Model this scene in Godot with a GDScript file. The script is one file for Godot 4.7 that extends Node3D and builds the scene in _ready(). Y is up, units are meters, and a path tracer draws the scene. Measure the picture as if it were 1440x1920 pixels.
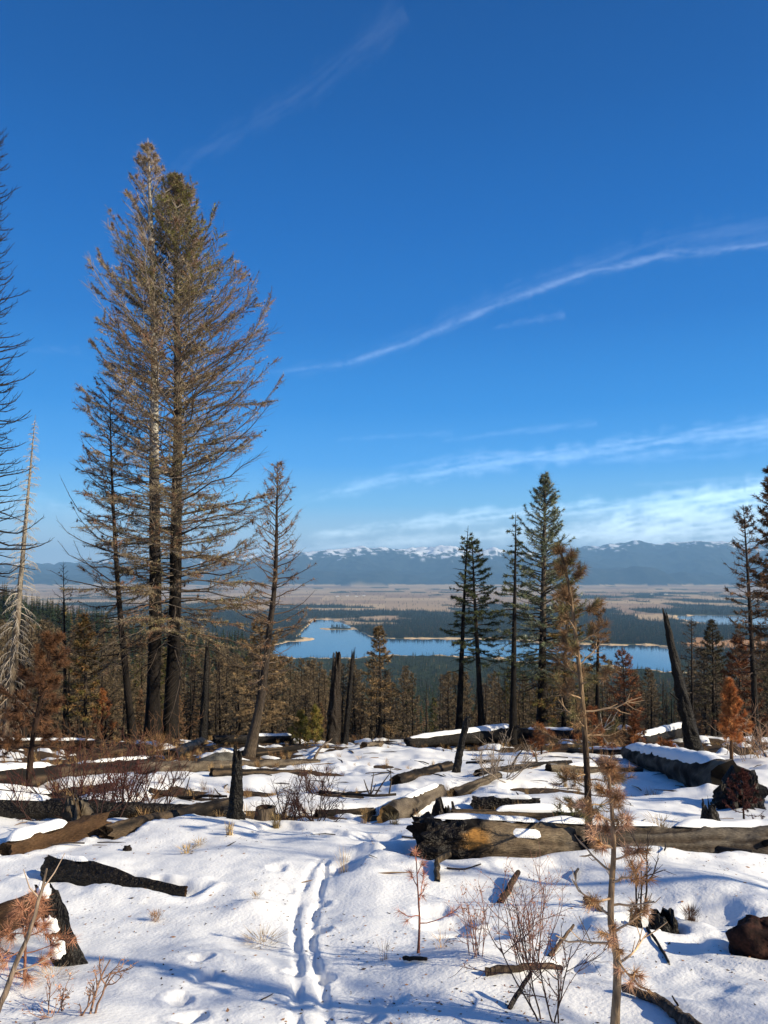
extends Node3D

# ------------------------------------------------------------------ geometry collector
class Geo:
	var v := PackedVector3Array()
	var n := PackedVector3Array()
	var c := PackedColorArray()
	var ix := PackedInt32Array()

	func tube(p: PackedVector3Array, r: PackedFloat32Array, sides: int, cols: PackedColorArray, jit := 0.0, rng: RandomNumberGenerator = null, lump := 0.0) -> void:
		var m := p.size()
		var base := v.size()
		var nn := Vector3.ZERO
		var t := Vector3.UP
		for i in m:
			t = (p[mini(i + 1, m - 1)] - p[maxi(i - 1, 0)]).normalized()
			if i == 0:
				nn = t.cross(Vector3(0.31, 0.12, 0.94) if absf(t.z) < 0.8 else Vector3(1, 0.1, 0)).normalized()
			else:
				nn = (nn - t * nn.dot(t)).normalized()
			var b := t.cross(nn)
			for j in sides:
				var a := TAU * j / sides
				var dir := nn * cos(a) + b * sin(a)
				var k := r[i]
				var col := cols[i]
				if rng:
					k *= 1.0 + lump * rng.randf_range(-1, 1)
					var f := 1.0 + jit * rng.randf_range(-1, 1)
					col = Color(col.r * f, col.g * f, col.b * f)
				v.push_back(p[i] + dir * k)
				n.push_back(dir)
				c.push_back(col)
		for i in m - 1:
			for j in sides:
				var a := base + i * sides + j
				var b2 := base + i * sides + (j + 1) % sides
				ix.append_array([a, a + sides, b2, b2, a + sides, b2 + sides])
		# tip cap
		v.push_back(p[m - 1] + t * r[m - 1] * 0.5)
		n.push_back(t)
		c.push_back(cols[m - 1])
		var e := v.size() - 1
		for j in sides:
			ix.append_array([base + (m - 1) * sides + j, e, base + (m - 1) * sides + (j + 1) % sides])

	func blade(at: Vector3, dir: Vector3, side: Vector3, col: Color) -> void:
		var b := v.size()
		v.push_back(at - side)
		v.push_back(at + side)
		v.push_back(at + dir)
		var q := dir.cross(side).normalized()
		n.push_back(q)
		n.push_back(q)
		n.push_back(q)
		c.push_back(col)
		c.push_back(col)
		c.push_back(col)
		ix.push_back(b)
		ix.push_back(b + 1)
		ix.push_back(b + 2)

	func leaf(at: Vector3, dir: Vector3, side: Vector3, col: Color) -> void:
		var b := v.size()
		var q := dir.cross(side).normalized()
		v.append_array(PackedVector3Array([at, at + dir * 0.5 + side, at + dir, at + dir * 0.5 - side + q * side.length() * 0.4]))
		for k in 4:
			n.push_back(q)
			c.push_back(col)
		ix.append_array([b, b + 1, b + 2, b, b + 2, b + 3])

	# p[i * nv + j]: rows i, columns j
	func sheet(p: PackedVector3Array, nu: int, nv: int, wrap: bool, col: PackedColorArray, flip := false, keep := PackedByteArray()) -> void:
		var base := v.size()
		for i in nu:
			var ia := mini(i + 1, nu - 1) * nv
			var ib := maxi(i - 1, 0) * nv
			for j in nv:
				var ja := (j + 1) % nv if wrap else mini(j + 1, nv - 1)
				var jb := (j + nv - 1) % nv if wrap else maxi(j - 1, 0)
				var q := (p[i * nv + ja] - p[i * nv + jb]).cross(p[ia + j] - p[ib + j]).normalized()
				n.push_back(-q if flip else q)
		v.append_array(p)
		c.append_array(col)
		var cols := nv if wrap else nv - 1
		var cull := keep.size() > 0
		for i in nu - 1:
			for j in cols:
				var a := i * nv + j
				var b := i * nv + (j + 1) % nv
				if cull and not (keep[a] or keep[b] or keep[a + nv] or keep[b + nv]):
					continue
				a += base
				b += base
				if flip:
					ix.append_array([a, b, a + nv, b, b + nv, a + nv])
				else:
					ix.append_array([a, a + nv, b, b, a + nv, b + nv])

	func fan(ring: PackedVector3Array, mid: Vector3, col: PackedColorArray, mid_col: Color, flip := false) -> void:
		var b := v.size()
		var q := Vector3.ZERO
		for k in ring.size():
			q += (ring[k] - mid).cross(ring[(k + 1) % ring.size()] - mid)
		q = q.normalized() * (-1.0 if flip else 1.0)
		v.append_array(ring)
		v.push_back(mid)
		for k in ring.size() + 1:
			n.push_back(q)
			c.push_back(mid_col if k == ring.size() else col[k])
		for k in ring.size():
			var k2 := (k + 1) % ring.size()
			if flip:
				ix.append_array([b + ring.size(), b + k, b + k2])
			else:
				ix.append_array([b + ring.size(), b + k2, b + k])

	func mesh() -> ArrayMesh:
		var m := ArrayMesh.new()
		if ix.size() == 0:
			return m
		var a := []
		a.resize(Mesh.ARRAY_MAX)
		a[Mesh.ARRAY_VERTEX] = v
		a[Mesh.ARRAY_NORMAL] = n
		a[Mesh.ARRAY_COLOR] = c
		a[Mesh.ARRAY_INDEX] = ix
		m.add_surface_from_arrays(Mesh.PRIMITIVE_TRIANGLES, a)
		return m

var nz := FastNoiseLite.new()      # smooth noise, frequency one
var nf := FastNoiseLite.new()      # fractal noise
var nr := FastNoiseLite.new()      # ridged noise
var M := {}
var used := {}

func rgb(r: int, g: int, b: int) -> Color:
	return Color(r / 255.0, g / 255.0, b / 255.0)

func lin(r: int, g: int, b: int) -> Color:
	return rgb(r, g, b).srgb_to_linear()

func numbered(called: String) -> String:
	if not used.has(called):
		used[called] = 0
		return called
	used[called] += 1
	return "%s_%03d" % [called, used[called]]

func tag(o: Node, label: String, category: String, group := "") -> void:
	o.set_meta("label", label)
	o.set_meta("category", category)
	if group:
		o.set_meta("group", group)

func thing(called: String, label: String, category: String, at: Vector3, group := "") -> Node3D:
	var o := Node3D.new()
	o.name = numbered(called)
	add_child(o)
	o.position = at
	tag(o, label, category, group)
	return o

func part(called: String, g: Geo, m: Material, parent: Node) -> MeshInstance3D:
	if g.ix.size() == 0:
		return null
	var o := MeshInstance3D.new()
	o.name = called
	o.mesh = g.mesh()
	o.material_override = m
	parent.add_child(o, true)
	return o

func setting(called: String, g: Geo, m: Material) -> MeshInstance3D:
	var o := MeshInstance3D.new()
	o.name = called
	o.mesh = g.mesh()
	o.material_override = m
	o.set_meta("kind", "structure")
	add_child(o, true)
	return o

# ------------------------------------------------------------------ materials
func noise_tex(freq: float, kind: int, octaves: int, lo: Color, hi: Color, seed_: int, size := 512) -> NoiseTexture2D:
	var f := FastNoiseLite.new()
	f.noise_type = kind
	f.frequency = freq
	f.fractal_octaves = octaves
	f.seed = seed_
	var t := NoiseTexture2D.new()
	t.width = size
	t.height = size
	t.seamless = true
	t.noise = f
	var g := Gradient.new()
	g.set_color(0, lo)
	g.set_color(1, hi)
	t.color_ramp = g
	return t

func mat(rough := 0.9, tex: Texture2D = null, scale := Vector3.ONE, bump: Texture2D = null, depth := 0.0, world := false) -> StandardMaterial3D:
	var m := StandardMaterial3D.new()
	m.vertex_color_use_as_albedo = true
	m.vertex_color_is_srgb = true
	m.roughness = rough
	m.metallic_specular = 0.3
	if tex or bump:
		m.uv1_triplanar = true
		m.uv1_world_triplanar = world
		m.uv1_scale = scale
	if tex:
		m.albedo_texture = tex
	if bump:
		m.heightmap_enabled = true
		m.heightmap_texture = bump
		m.heightmap_scale = depth
	return m

func make_materials() -> void:
	var w := Color(1, 1, 1)
	var grain := noise_tex(0.02, FastNoiseLite.TYPE_SIMPLEX_SMOOTH, 5, Color(0.42, 0.42, 0.42), w, 1)
	var fine := noise_tex(0.05, FastNoiseLite.TYPE_SIMPLEX_SMOOTH, 4, Color(0.35, 0.35, 0.35), w, 2)
	var crack := noise_tex(0.03, FastNoiseLite.TYPE_CELLULAR, 3, Color(0, 0, 0), w, 3)
	var snow_bump := noise_tex(0.03, FastNoiseLite.TYPE_SIMPLEX_SMOOTH, 5, Color(0, 0, 0), w, 4, 1024)
	M.bark = mat(0.85, grain, Vector3(3, 0.6, 3), grain, 2.5)                 # upright, local axes
	M.char = mat(0.5, fine, Vector3(2.2, 1.0, 2.2), crack, 3.5)
	M.char.metallic_specular = 0.3
	M.twig = mat(0.85)
	M.needle = mat(0.75)
	M.needle.backlight_enabled = true
	M.needle.backlight = Color(0.25, 0.25, 0.25)
	var wood := noise_tex(0.05, FastNoiseLite.TYPE_SIMPLEX_SMOOTH, 5, Color(0.5, 0.49, 0.48), w, 8)
	M.log = mat(0.88, wood, Vector3(0.55, 4.0, 4.0), fine, 2.0)              # lying, grain along x
	M.log_char = mat(0.5, fine, Vector3(1.2, 2.2, 2.2), crack, 3.5)
	M.log_char.metallic_specular = 0.3
	M.snow = mat(0.65, noise_tex(0.01, FastNoiseLite.TYPE_SIMPLEX_SMOOTH, 3, Color(0.955, 0.957, 0.96), w, 5), Vector3(0.75, 0.75, 0.75), snow_bump, 0.36, true)
	M.snow.metallic_specular = 0.4
	M.snow_cap = mat(0.65, null, Vector3(2, 2, 2), snow_bump, 0.5)
	M.soil = mat(0.95, fine, Vector3(0.5, 0.5, 0.5), fine, 4.0, true)
	M.far = mat(1.0)
	M.far.metallic_specular = 0.1
	M.rock = mat(0.9, fine, Vector3(1.5, 1.5, 1.5), grain, 1.5)
	var wt := StandardMaterial3D.new()
	wt.albedo_color = Color(0.02, 0.05, 0.09).linear_to_srgb()
	wt.roughness = 0.08
	wt.metallic_specular = 0.5
	wt.normal_enabled = true
	wt.uv1_triplanar = true
	wt.uv1_world_triplanar = true
	wt.uv1_scale = Vector3(0.02, 0.02, 0.02)
	var wn := NoiseTexture2D.new()
	wn.width = 512
	wn.height = 512
	wn.seamless = true
	wn.as_normal_map = true
	wn.bump_strength = 2.0
	var f := FastNoiseLite.new()
	f.frequency = 0.03
	wn.noise = f
	wt.normal_texture = wn
	wt.normal_scale = 0.025
	M.water = wt

# ------------------------------------------------------------------ terrain heights
const PROFILE: Array[Vector2] = [Vector2(-3000, 330), Vector2(-300, 48), Vector2(-50, 8.25), Vector2(-20, 3.3), Vector2(0, 0), Vector2(12, -1.98), Vector2(25, -4.125), Vector2(36, -5.94), Vector2(46, -9.0), Vector2(60, -14), Vector2(100, -27), Vector2(200, -54), Vector2(400, -98), Vector2(800, -152), Vector2(1500, -226), Vector2(2100, -274), Vector2(2300, -281), Vector2(3000, -287), Vector2(60000, -287)]
const LAKE := -290.0
# shores: tangent of the bearing, distance in metres
const NEAR: Array[Vector2] = [Vector2(-0.491, 2651.021), Vector2(-0.164, 2683.896), Vector2(-0.089, 2717.604), Vector2(0.089, 2700.644), Vector2(0.191, 2587.65), Vector2(0.279, 2441.831), Vector2(0.327, 2336.595), Vector2(0.368, 2287.337), Vector2(0.395, 2287.337), Vector2(0.491, 3042.763)]
const FAR: Array[Vector2] = [Vector2(-0.49, 2441.831), Vector2(-0.17, 2557.096), Vector2(-0.15, 3042.763), Vector2(-0.123, 3248.843), Vector2(-0.108, 3694.244), Vector2(-0.088, 4863.945), Vector2(-0.075, 4863.945), Vector2(-0.055, 4653.198), Vector2(-0.038, 4040.977), Vector2(-0.02, 3601.599), Vector2(0.014, 3429.662), Vector2(0.089, 3402.6), Vector2(0.143, 3375.964), Vector2(0.28, 3153.881), Vector2(0.348, 3108.467), Vector2(0.367, 3021.479), Vector2(0.371, 2194.858), Vector2(0.489, 1993.646)]
# skyline of the main range: tangent of the bearing, height in metres at 26 km
const SKYLINE: Array[Vector3] = [Vector3(-20046.931, 431.949, -26000), Vector3(-12881.746, 289.074, -26000), Vector3(-11090.22, 217.683, -26000), Vector3(-9662.353, 324.781, -26000), Vector3(-7517.599, 431.949, -26000), Vector3(-4833.787, 503.433, -26000), Vector3(-2865.395, 610.717, -26000), Vector3(-1970.598, 718.07, -26000), Vector3(-1075.104, 789.678, -26000), Vector3(0, 771.773, -26000), Vector3(716.62, 735.969, -26000), Vector3(1971.131, 807.584, -26000), Vector3(2866.014, 682.278, -26000), Vector3(3762.661, 771.773, -26000), Vector3(4298.092, 610.717, -26000), Vector3(5193.528, 610.717, -26000), Vector3(6450.276, 771.773, -26000), Vector3(7348.929, 897.147, -26000), Vector3(8427.573, 1022.617, -26000), Vector3(9320.089, 879.231, -26000), Vector3(10400.546, 1040.549, -26000), Vector3(11117.224, 1022.617, -26000), Vector3(12191.105, 968.832, -26000), Vector3(12912.42, 1076.418, -26000), Vector3(21155.153, 968.832, -26000)]

var tang: PackedFloat32Array

func profile(d: float) -> float:
	var k := PROFILE.size()
	if tang.is_empty():
		for i in k:
			var j := clampi(i, 1, k - 1)
			var a := (PROFILE[j].y - PROFILE[j - 1].y) / (PROFILE[j].x - PROFILE[j - 1].x)
			if i > 0 and i < k - 1:
				var b := (PROFILE[i + 1].y - PROFILE[i].y) / (PROFILE[i + 1].x - PROFILE[i].x)
				a = 0.0 if a * b <= 0 else 2 * a * b / (a + b)
			tang.push_back(a)
	if d <= PROFILE[0].x:
		return PROFILE[0].y
	for i in k - 1:
		if d <= PROFILE[i + 1].x:
			var h := PROFILE[i + 1].x - PROFILE[i].x
			var t := (d - PROFILE[i].x) / h
			var t2 := t * t
			var t3 := t2 * t
			return (2 * t3 - 3 * t2 + 1) * PROFILE[i].y + (t3 - 2 * t2 + t) * h * tang[i] + (3 * t2 - 2 * t3) * PROFILE[i + 1].y + (t3 - t2) * h * tang[i + 1]
	return PROFILE[k - 1].y

func lookup(a: Array[Vector2], t: float) -> float:
	if t <= a[0].x:
		return a[0].y
	for i in a.size() - 1:
		if t <= a[i + 1].x:
			return lerpf(a[i].y, a[i + 1].y, (t - a[i].x) / maxf(1e-6, a[i + 1].x - a[i].x))
	return a[a.size() - 1].y

func skyline(x: float) -> float:
	for i in SKYLINE.size() - 1:
		if x <= SKYLINE[i + 1].x:
			var f := clampf((x - SKYLINE[i].x) / (SKYLINE[i + 1].x - SKYLINE[i].x), 0, 1)
			return lerpf(SKYLINE[i].y, SKYLINE[i + 1].y, f)
	return SKYLINE[SKYLINE.size() - 1].y

# signed metres: below zero is water
func shore(x: float, d: float) -> float:
	var t := x / maxf(d, 0.3 * sqrt(x * x + d * d) + 1)
	var w := nf.get_noise_2d(x * 0.0022, d * 0.0022) * 110
	var m := maxf(lookup(NEAR, t) - d, d - lookup(FAR, t)) + w
	# spit on the left of the bay, sand bar, and the second arm of the lake on the right
	var s := Vector2((x + 455) / 150.0, (d - 3420) / 150.0).length()
	m = maxf(m, (1.0 - s) * 140 + w * 0.3)
	s = Vector2((x + 235) / 130.0, (d - 4080) / 110.0).length()
	m = maxf(m, (1.0 - s) * 110 + w * 0.3)
	s = Vector2((x - 2150) / 330.0, (d - 4750) / 520.0).length()
	m = minf(m, (s - 1.0) * 300 + w)
	return m

func under(x: float, z: float) -> float:
	var r := sqrt(x * x + z * z)
	var f := clampf((60 - r) / 20, 0.25, 1) * lerpf(0.4, 1.0, smoothstep(5, 26, r))
	return (nz.get_noise_2d(x * 0.17, z * 0.17) * 0.17 + nz.get_noise_2d(x * 0.55 + 9, z * 0.55) * 0.07 + nz.get_noise_2d(x * 1.6, z * 1.6 + 5) * 0.022) * f

# everything that is not the snow
func land(x: float, z: float) -> float:
	var d := -z
	var r := sqrt(x * x + z * z)
	if r < 60:
		return profile(d) + under(x, z) - 0.12
	var y := profile(d) + (nf.get_noise_2d(x * 0.012, z * 0.012) * minf(r * 0.02, 9) - 0.12)
	# wooded ridge on the left
	if x < -40 and d < 2000:
		y += (74 * smoothstep(-35.0, -140.0, x) + 46 * smoothstep(-150.0, -420.0, x)) * exp(-pow((d - 760) / 270, 2))
	if r > 1900:
		var m := shore(x, d)
		if d > 3000:
			y += maxf(0, nf.get_noise_2d(x * 0.0006, z * 0.0006) * 14 * smoothstep(3000, 5500, d))
		y = lerpf(LAKE - 4, maxf(y, LAKE + 0.6 + clampf(m * 0.02, 0, 5)), smoothstep(-25, 25, m))
		if d > 15500:
			var xs := x / d * 26000
			var e := smoothstep(16500, 26000, d + nz.get_noise_2d(x * 0.0003, 7) * 900)
			var top := skyline(xs)
			var rg := 1.0 - absf(nr.get_noise_2d(x * 0.00022 + 3, z * 0.00022)) * 2.0
			var rough := nf.get_noise_2d(x * 0.0011, z * 0.0011)
			var h := (top + 287) * pow(e, 1.25)
			h += (rg - 0.35) * 620 * e * (1.05 - e) * 1.6 + rough * 130 * e
			if d > 26000:
				h = (top + 287) * (1.0 - 0.35 * smoothstep(26000, 33000, d)) + rough * 110 * (1 - smoothstep(26000, 28000, d) * 0.5)
			var fd0 := d + nz.get_noise_2d(x * 0.00035, 9.1) * 1500 + nz.get_noise_2d(x * 0.0012, 2.1) * 450
			var foot := smoothstep(16900, 18700, fd0) * (1 - smoothstep(19500, 21500, d))
			h = maxf(h, foot * (330 + nz.get_noise_2d(x * 0.00021, 3.7) * 190 + nz.get_noise_2d(x * 0.0007, z * 0.0004 + 3) * 70 + rough * 80))
			y += h
	return y

const BARE: Array[Vector4] = [Vector4(-10.523, -23.624, 7, 3.4), Vector4(-8.041, -29.746, 8, 4.5), Vector4(-2.933, -19.771, 3.2, 1.2), Vector4(-5.923, -14.92, 5, 1.6), Vector4(-3.784, -11.991, 2.6, 0.5), Vector4(9.233, -31.764, 9, 3.2), Vector4(12.186, -28.629, 9, 3.5), Vector4(2.811, -14.92, 2.6, 0.7), Vector4(-1.227, -11.431, 1.2, 0.5), Vector4(1.047, -11.991, 2.0, 0.5), Vector4(-14.172, -31.764, 8, 4), Vector4(4.443, -36.5, 7, 2.2), Vector4(7.489, -15.894, 1.2, 0.8)]
const TRACK_A: Array[Vector2] = [Vector2(-0.349, -3.192), Vector2(-0.448, -4.108), Vector2(-0.54, -5.099), Vector2(-0.701, -6.241), Vector2(-0.739, -6.935), Vector2(-0.692, -7.57), Vector2(-0.636, -7.933)]
const TRACK_B: Array[Vector2] = [Vector2(-0.204, -3.192), Vector2(-0.286, -4.108), Vector2(-0.368, -4.808), Vector2(-0.516, -5.675), Vector2(-0.568, -6.569), Vector2(-0.565, -7.238), Vector2(-0.567, -7.858)]
# hollows: x, z, radius across, depth
const HOLLOWS: Array[Vector4] = [Vector4(-1.159, -5.12, 0.07, 0.05), Vector4(-1.059, -4.826, 0.075, 0.055), Vector4(-1.134, -4.469, 0.075, 0.05), Vector4(-1.003, -4.21, 0.09, 0.06), Vector4(-0.376, -4.949, 0.08, 0.09), Vector4(-0.485, -5.944, 0.09, 0.09), Vector4(-0.521, -6.747, 0.07, 0.05), Vector4(-0.55, -4.949, 0.06, 0.06), Vector4(0.459, -6.015, 0.22, 0.08), Vector4(0.514, -5.74, 0.18, 0.07), Vector4(0.404, -6.401, 0.15, 0.07), Vector4(2.508, -6.089, 0.25, 0.1), Vector4(1.742, -4.632, 0.3, 0.05), Vector4(-0.056, -4.245, 0.06, 0.04), Vector4(0.059, -4.469, 0.07, 0.04), Vector4(1.181, -5.099, 0.15, 0.08), Vector4(0.685, -5.74, 0.2, 0.08), Vector4(-0.212, -7.933, 0.22, 0.09), Vector4(-0.404, -7.57, 0.2, 0.1), Vector4(-0.844, -7.033, 0.08, 0.04), Vector4(-1.01, -7.57, 0.09, 0.04), Vector4(-1.344, -10.03, 0.3, 0.07), Vector4(-0.124, -9.274, 0.35, 0.1), Vector4(-0.633, -9.452, 0.25, 0.07)]
# mounds: x, z, radius, height
const MOUNDS: Array[Vector4] = [Vector4(-0.101, -7.57, 0.6, 0.13), Vector4(-1.022, -6.401, 0.28, 0.09), Vector4(-4.096, -9.274, 0.7, 0.16), Vector4(-2.727, -7.57, 0.9, 0.08), Vector4(2.576, -7.57, 1.1, 0.12), Vector4(2.973, -6.569, 0.8, 0.12), Vector4(1.638, -5.74, 0.4, 0.08), Vector4(0.472, -5.099, 0.5, 0.1), Vector4(5.484, -14.06, 1.2, 0.16), Vector4(-1.454, -8.062, 1.0, 0.1), Vector4(-2.621, -10.03, 0.8, 0.1)]

# troughs melted along wood: from, to, width, depth
const WELLS: Array[Vector4] = [Vector4(0.379, -8.115, 4.596, -8.81), Vector4(7.334, -23.624, 6.122, -13.9), Vector4(-3.134, -7.411, -1.728, -6.974), Vector4(-3.271, -9.488, -2.456, -12.11), Vector4(-4.054, -8.565, -3.508, -9.79), Vector4(0.061, -11.326, 1.251, -13.295), Vector4(1.824, -5.847, 2.041, -5.847), Vector4(2.394, -5.204, 2.481, -5.204)]

func track(x: float, z: float, line: Array[Vector2]) -> float:
	var best := 9.0
	var p := Vector2(x, z)
	for i in line.size() - 1:
		best = minf(best, p.distance_to(Geometry2D.get_closest_point_to_segment(p, line[i], line[i + 1])))
	return best

func snow_top(x: float, z: float) -> float:
	var d := -z
	var base := profile(d) + under(x, z)
	var y := base + nz.get_noise_2d(x * 0.9 + 30, z * 0.9) * 0.035 + nz.get_noise_2d(x * 4.0, z * 4.0) * 0.006
	var bare := smoothstep(35.0, 41.0, d + nz.get_noise_2d(x * 0.3, 2) * 2.0) * 0.5
	for b in BARE:
		var q := Vector2((x - b.x) / b.z, (z - b.y) / b.w).length_squared()
		if q < 2.2:
			bare += 0.16 * maxf(0, 1.0 - q / 2.2)
	if bare > 0 :
		y -= bare * (1.0 + 1.9 * nf.get_noise_2d(x * 0.55, z * 0.55 + 20))
	if d < 14:
		for m in MOUNDS:
			var q := Vector2(x - m.x, z - m.y).length_squared() / (m.z * m.z)
			if q < 4:
				y += m.w * exp(-q * 1.6)
		if d < 11 and x > -2.2 and x < 0.8:
			var w2 := track(x, z, TRACK_B)
			y -= 0.035 * exp(-pow((w2 + 0.05 * nz.get_noise_2d(x * 2, z * 2)) / 0.3, 2))
		for i in WELLS.size():
			var q2 := Vector2(x, z)
			var wd := q2.distance_to(Geometry2D.get_closest_point_to_segment(q2, Vector2(WELLS[i].x, WELLS[i].y), Vector2(WELLS[i].z, WELLS[i].w)))
			var wr := 0.42 if i < 2 else 0.2
			if wd < wr * 2:
				wd += nz.get_noise_2d(x * 3, z * 3) * 0.06
				y += wr * (0.16 * exp(-pow((wd - wr * 1.25) / (wr * 0.4), 2)) - 0.3 * exp(-pow(wd / (wr * 0.75), 4)))
		for h in HOLLOWS:
			var q := Vector2(x - h.x, z - h.y).length_squared() / (h.z * h.z)
			if q < 3.2:
				q *= 1.0 + 0.3 * nz.get_noise_2d(x * 1.2 / h.z, z * 1.2 / h.z)
				y -= h.w * 0.75 * (1.0 - smoothstep(0.1, 1.3, q)) - 0.005 * exp(-pow(q - 2.0, 2) * 2)
		if d < 8 and x > -1.6 and x < 0.2:
			for k in 2:
				var w := track(x, z, TRACK_A if k == 0 else TRACK_B)
				if w < 0.16:
					w += nz.get_noise_2d(x * 16, z * 9) * 0.007
					var deep := (0.018 if k == 0 else 0.026) * (1.0 + 0.8 * nz.get_noise_2d(x * 2.0 + 7, z * 2.6))
					y -= deep * (1.0 - smoothstep(0.014, 0.042, w)) - 0.003 * exp(-pow((w - 0.075) / 0.03, 2))
	return y

func top(x: float, z: float) -> float:
	return maxf(snow_top(x, z), land(x, z)) if x * x + z * z < 2200 else land(x, z)

func on(p: Vector2, lift := 0.0) -> Vector3:
	return Vector3(p.x, top(p.x, p.y) + lift, p.y)

func angles(fine: float, wide: float, coarse: float) -> PackedFloat32Array:
	var a := PackedFloat32Array()
	var t := -180.0
	while t < 180.0 - coarse * 0.3:
		a.push_back(deg_to_rad(t))
		t += fine if absf(t + fine * 0.5) < wide else coarse
	return a

# kind: 0 soil, 1 snow, 2 valley
func polar(rs: PackedFloat32Array, th: PackedFloat32Array, kind: int) -> Geo:
	var p := PackedVector3Array()
	var c := PackedColorArray()
	var keep := PackedByteArray()
	var k := rs.size() * th.size()
	p.resize(k)
	c.resize(k)
	if kind == 1:
		keep.resize(k)
	var white := rgb(231, 232, 233)
	var i := 0
	for r in rs:
		for t in th:
			var x := r * sin(t)
			var z := -r * cos(t)
			var y := snow_top(x, z) if kind == 1 else land(x, z)
			p[i] = Vector3(x, y, z)
			c[i] = white if kind == 1 else soil_colour(x, z) if kind == 0 else valley_colour(x, y, z)
			if kind == 1:
				keep[i] = 1 if y > profile(-z) + under(x, z) - 0.16 else 0
			i += 1
	var g := Geo.new()
	g.sheet(p, rs.size(), th.size(), true, c, false, keep)
	return g

func soil_colour(x: float, z: float) -> Color:
	var f := nf.get_noise_2d(x * 0.4, z * 0.4) * 0.5 + 0.5
	return rgb(74, 60, 47).lerp(rgb(122, 98, 70), clampf(f * 1.3 - 0.2, 0, 1))

func wooded(x: float, d: float) -> float:
	if d < 2900:
		return 1.0
	var f := 0.66 + nf.get_noise_2d(x * 0.0011 + 4, d * 0.0007) * 0.9
	f -= smoothstep(6300, 8200, d + nz.get_noise_2d(x * 0.0007, 1) * 900) * 0.85
	f += 0.5 * smoothstep(0.05, 0.35, nz.get_noise_2d(x * 0.0008 + 8, d * 0.00045)) * smoothstep(7600, 8600, d)
	var right := smoothstep(600, 1500, x / d * 6000)
	f += 0.3 * smoothstep(8600, 9000, d) * (1 - smoothstep(9300, 9900, d)) * smoothstep(-0.1, 0.3, nf.get_noise_2d(x * 0.0016, 5.5))
	f += right * 0.42 * smoothstep(7000, 8000, d) * (1 - smoothstep(10500, 12500, d))
	f += 0.45 * (1 - smoothstep(3300, 5200, d))
	for m in [Vector4(-10, 4900, 150, 260), Vector4(-290, 6150, 420, 200), Vector4(2050, 6600, 420, 380), Vector4(1250, 7200, 500, 240), Vector4(1420, 2900, 260, 500), Vector4(-300, 4800, 170, 110)]:
		if Vector2((x - m.x) / m.z, (d - m.y) / m.w).length_squared() < 1.0 + nz.get_noise_2d(x * 0.006, d * 0.006) * 0.6:
			f -= 0.9
	return f

func valley_colour(x: float, y: float, z: float) -> Color:
	var d := -z
	var w := nf.get_noise_2d(x * 0.004, z * 0.004)
	if d < 2000:
		return rgb(52, 50, 36)
	if d > 16500:
		var hl := y
		var c := rgb(34, 42, 44).lerp(rgb(72, 70, 64), clampf(w * 1.6 + 0.2, 0, 1) * 0.55)
		if y < -255:
			c = rgb(176, 152, 116)
		var line := 560.0 + nz.get_noise_2d(x * 0.00045, 50.5) * 170 + nf.get_noise_2d(x * 0.0022, z * 0.0022 + 50) * 460 - smoothstep(3000, -9000, x) * 140 + smoothstep(3500, 7000, x) * 330
		return c.lerp(rgb(232, 236, 242), smoothstep(line, line + 60, hl))
	var m := shore(x, d)
	if m < 42:
		return rgb(196, 170, 132)
	var f := wooded(x, d)
	if x > 1150 and d < 3600 and f < 0.5:
		return rgb(172, 130, 88)
	var field := rgb(172, 150, 120).lerp(rgb(140, 118, 98), clampf(nz.get_noise_2d(floorf(x / 700) * 3.7, floorf(d / 900) * 5.1) + 0.4, 0, 1))
	return field.lerp(rgb(50, 55, 38), smoothstep(0.42, 0.5, f))

# ------------------------------------------------------------------ sky
func paint_streak(cloud: PackedFloat32Array, w: int, pts: Array[Vector2], wide: float, strength: float, seed_: float) -> void:
	var ppd := w / 360.0
	for i in pts.size() - 1:
		var a := pts[i]
		var b := pts[i + 1]
		var lo := Vector2(minf(a.x, b.x), minf(a.y, b.y)) - Vector2.ONE * wide * 2.2
		var hi := Vector2(maxf(a.x, b.x), maxf(a.y, b.y)) + Vector2.ONE * wide * 2.2
		for row in range(maxi(0, int((90 - hi.y) * ppd)), mini(w / 4, int((90 - lo.y) * ppd) + 1)):
			for col in range(int((lo.x + 360) * ppd), int((hi.x + 360) * ppd) + 1):
				var p := Vector2((col + 0.5) / ppd - 360, 90 - (row + 0.5) / ppd)
				var ab := b - a
				var s := (p - a).dot(ab) / ab.length_squared()
				if s < 0 or s >= 1:
					continue
				var q := absf(ab.x * (p.y - a.y) - ab.y * (p.x - a.x)) / ab.length()
				var u := (i + s) / (pts.size() - 1)
				var wd := wide * (0.75 + 0.6 * nf.get_noise_2d(p.x * 0.5 + seed_, seed_)) * (0.5 + 0.7 * u)
				var f := 1.0 - q / maxf(0.05, wd)
				if f <= 0:
					continue
				var qs := ab.x * (p.y - a.y) - ab.y * (p.x - a.x)
				qs /= ab.length()
				var fray := 0.55 + 1.0 * nf.get_noise_2d(u * 5.0 + seed_ * 3, (qs - p.x * 0.06) * 2.2 + seed_) + 0.3 * nf.get_noise_2d(p.x * 0.9, qs * 3.0) + 0.45 * nf.get_noise_2d(p.x * 0.35 + qs * 0.8, (qs + p.x * 0.1) * 5.0 + seed_ * 5)
				var k := row * w + (col % w)
				cloud[k] += strength * f * f * (3 - 2 * f) * maxf(0, fray) * smoothstep(0, 0.12, u) 

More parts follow.
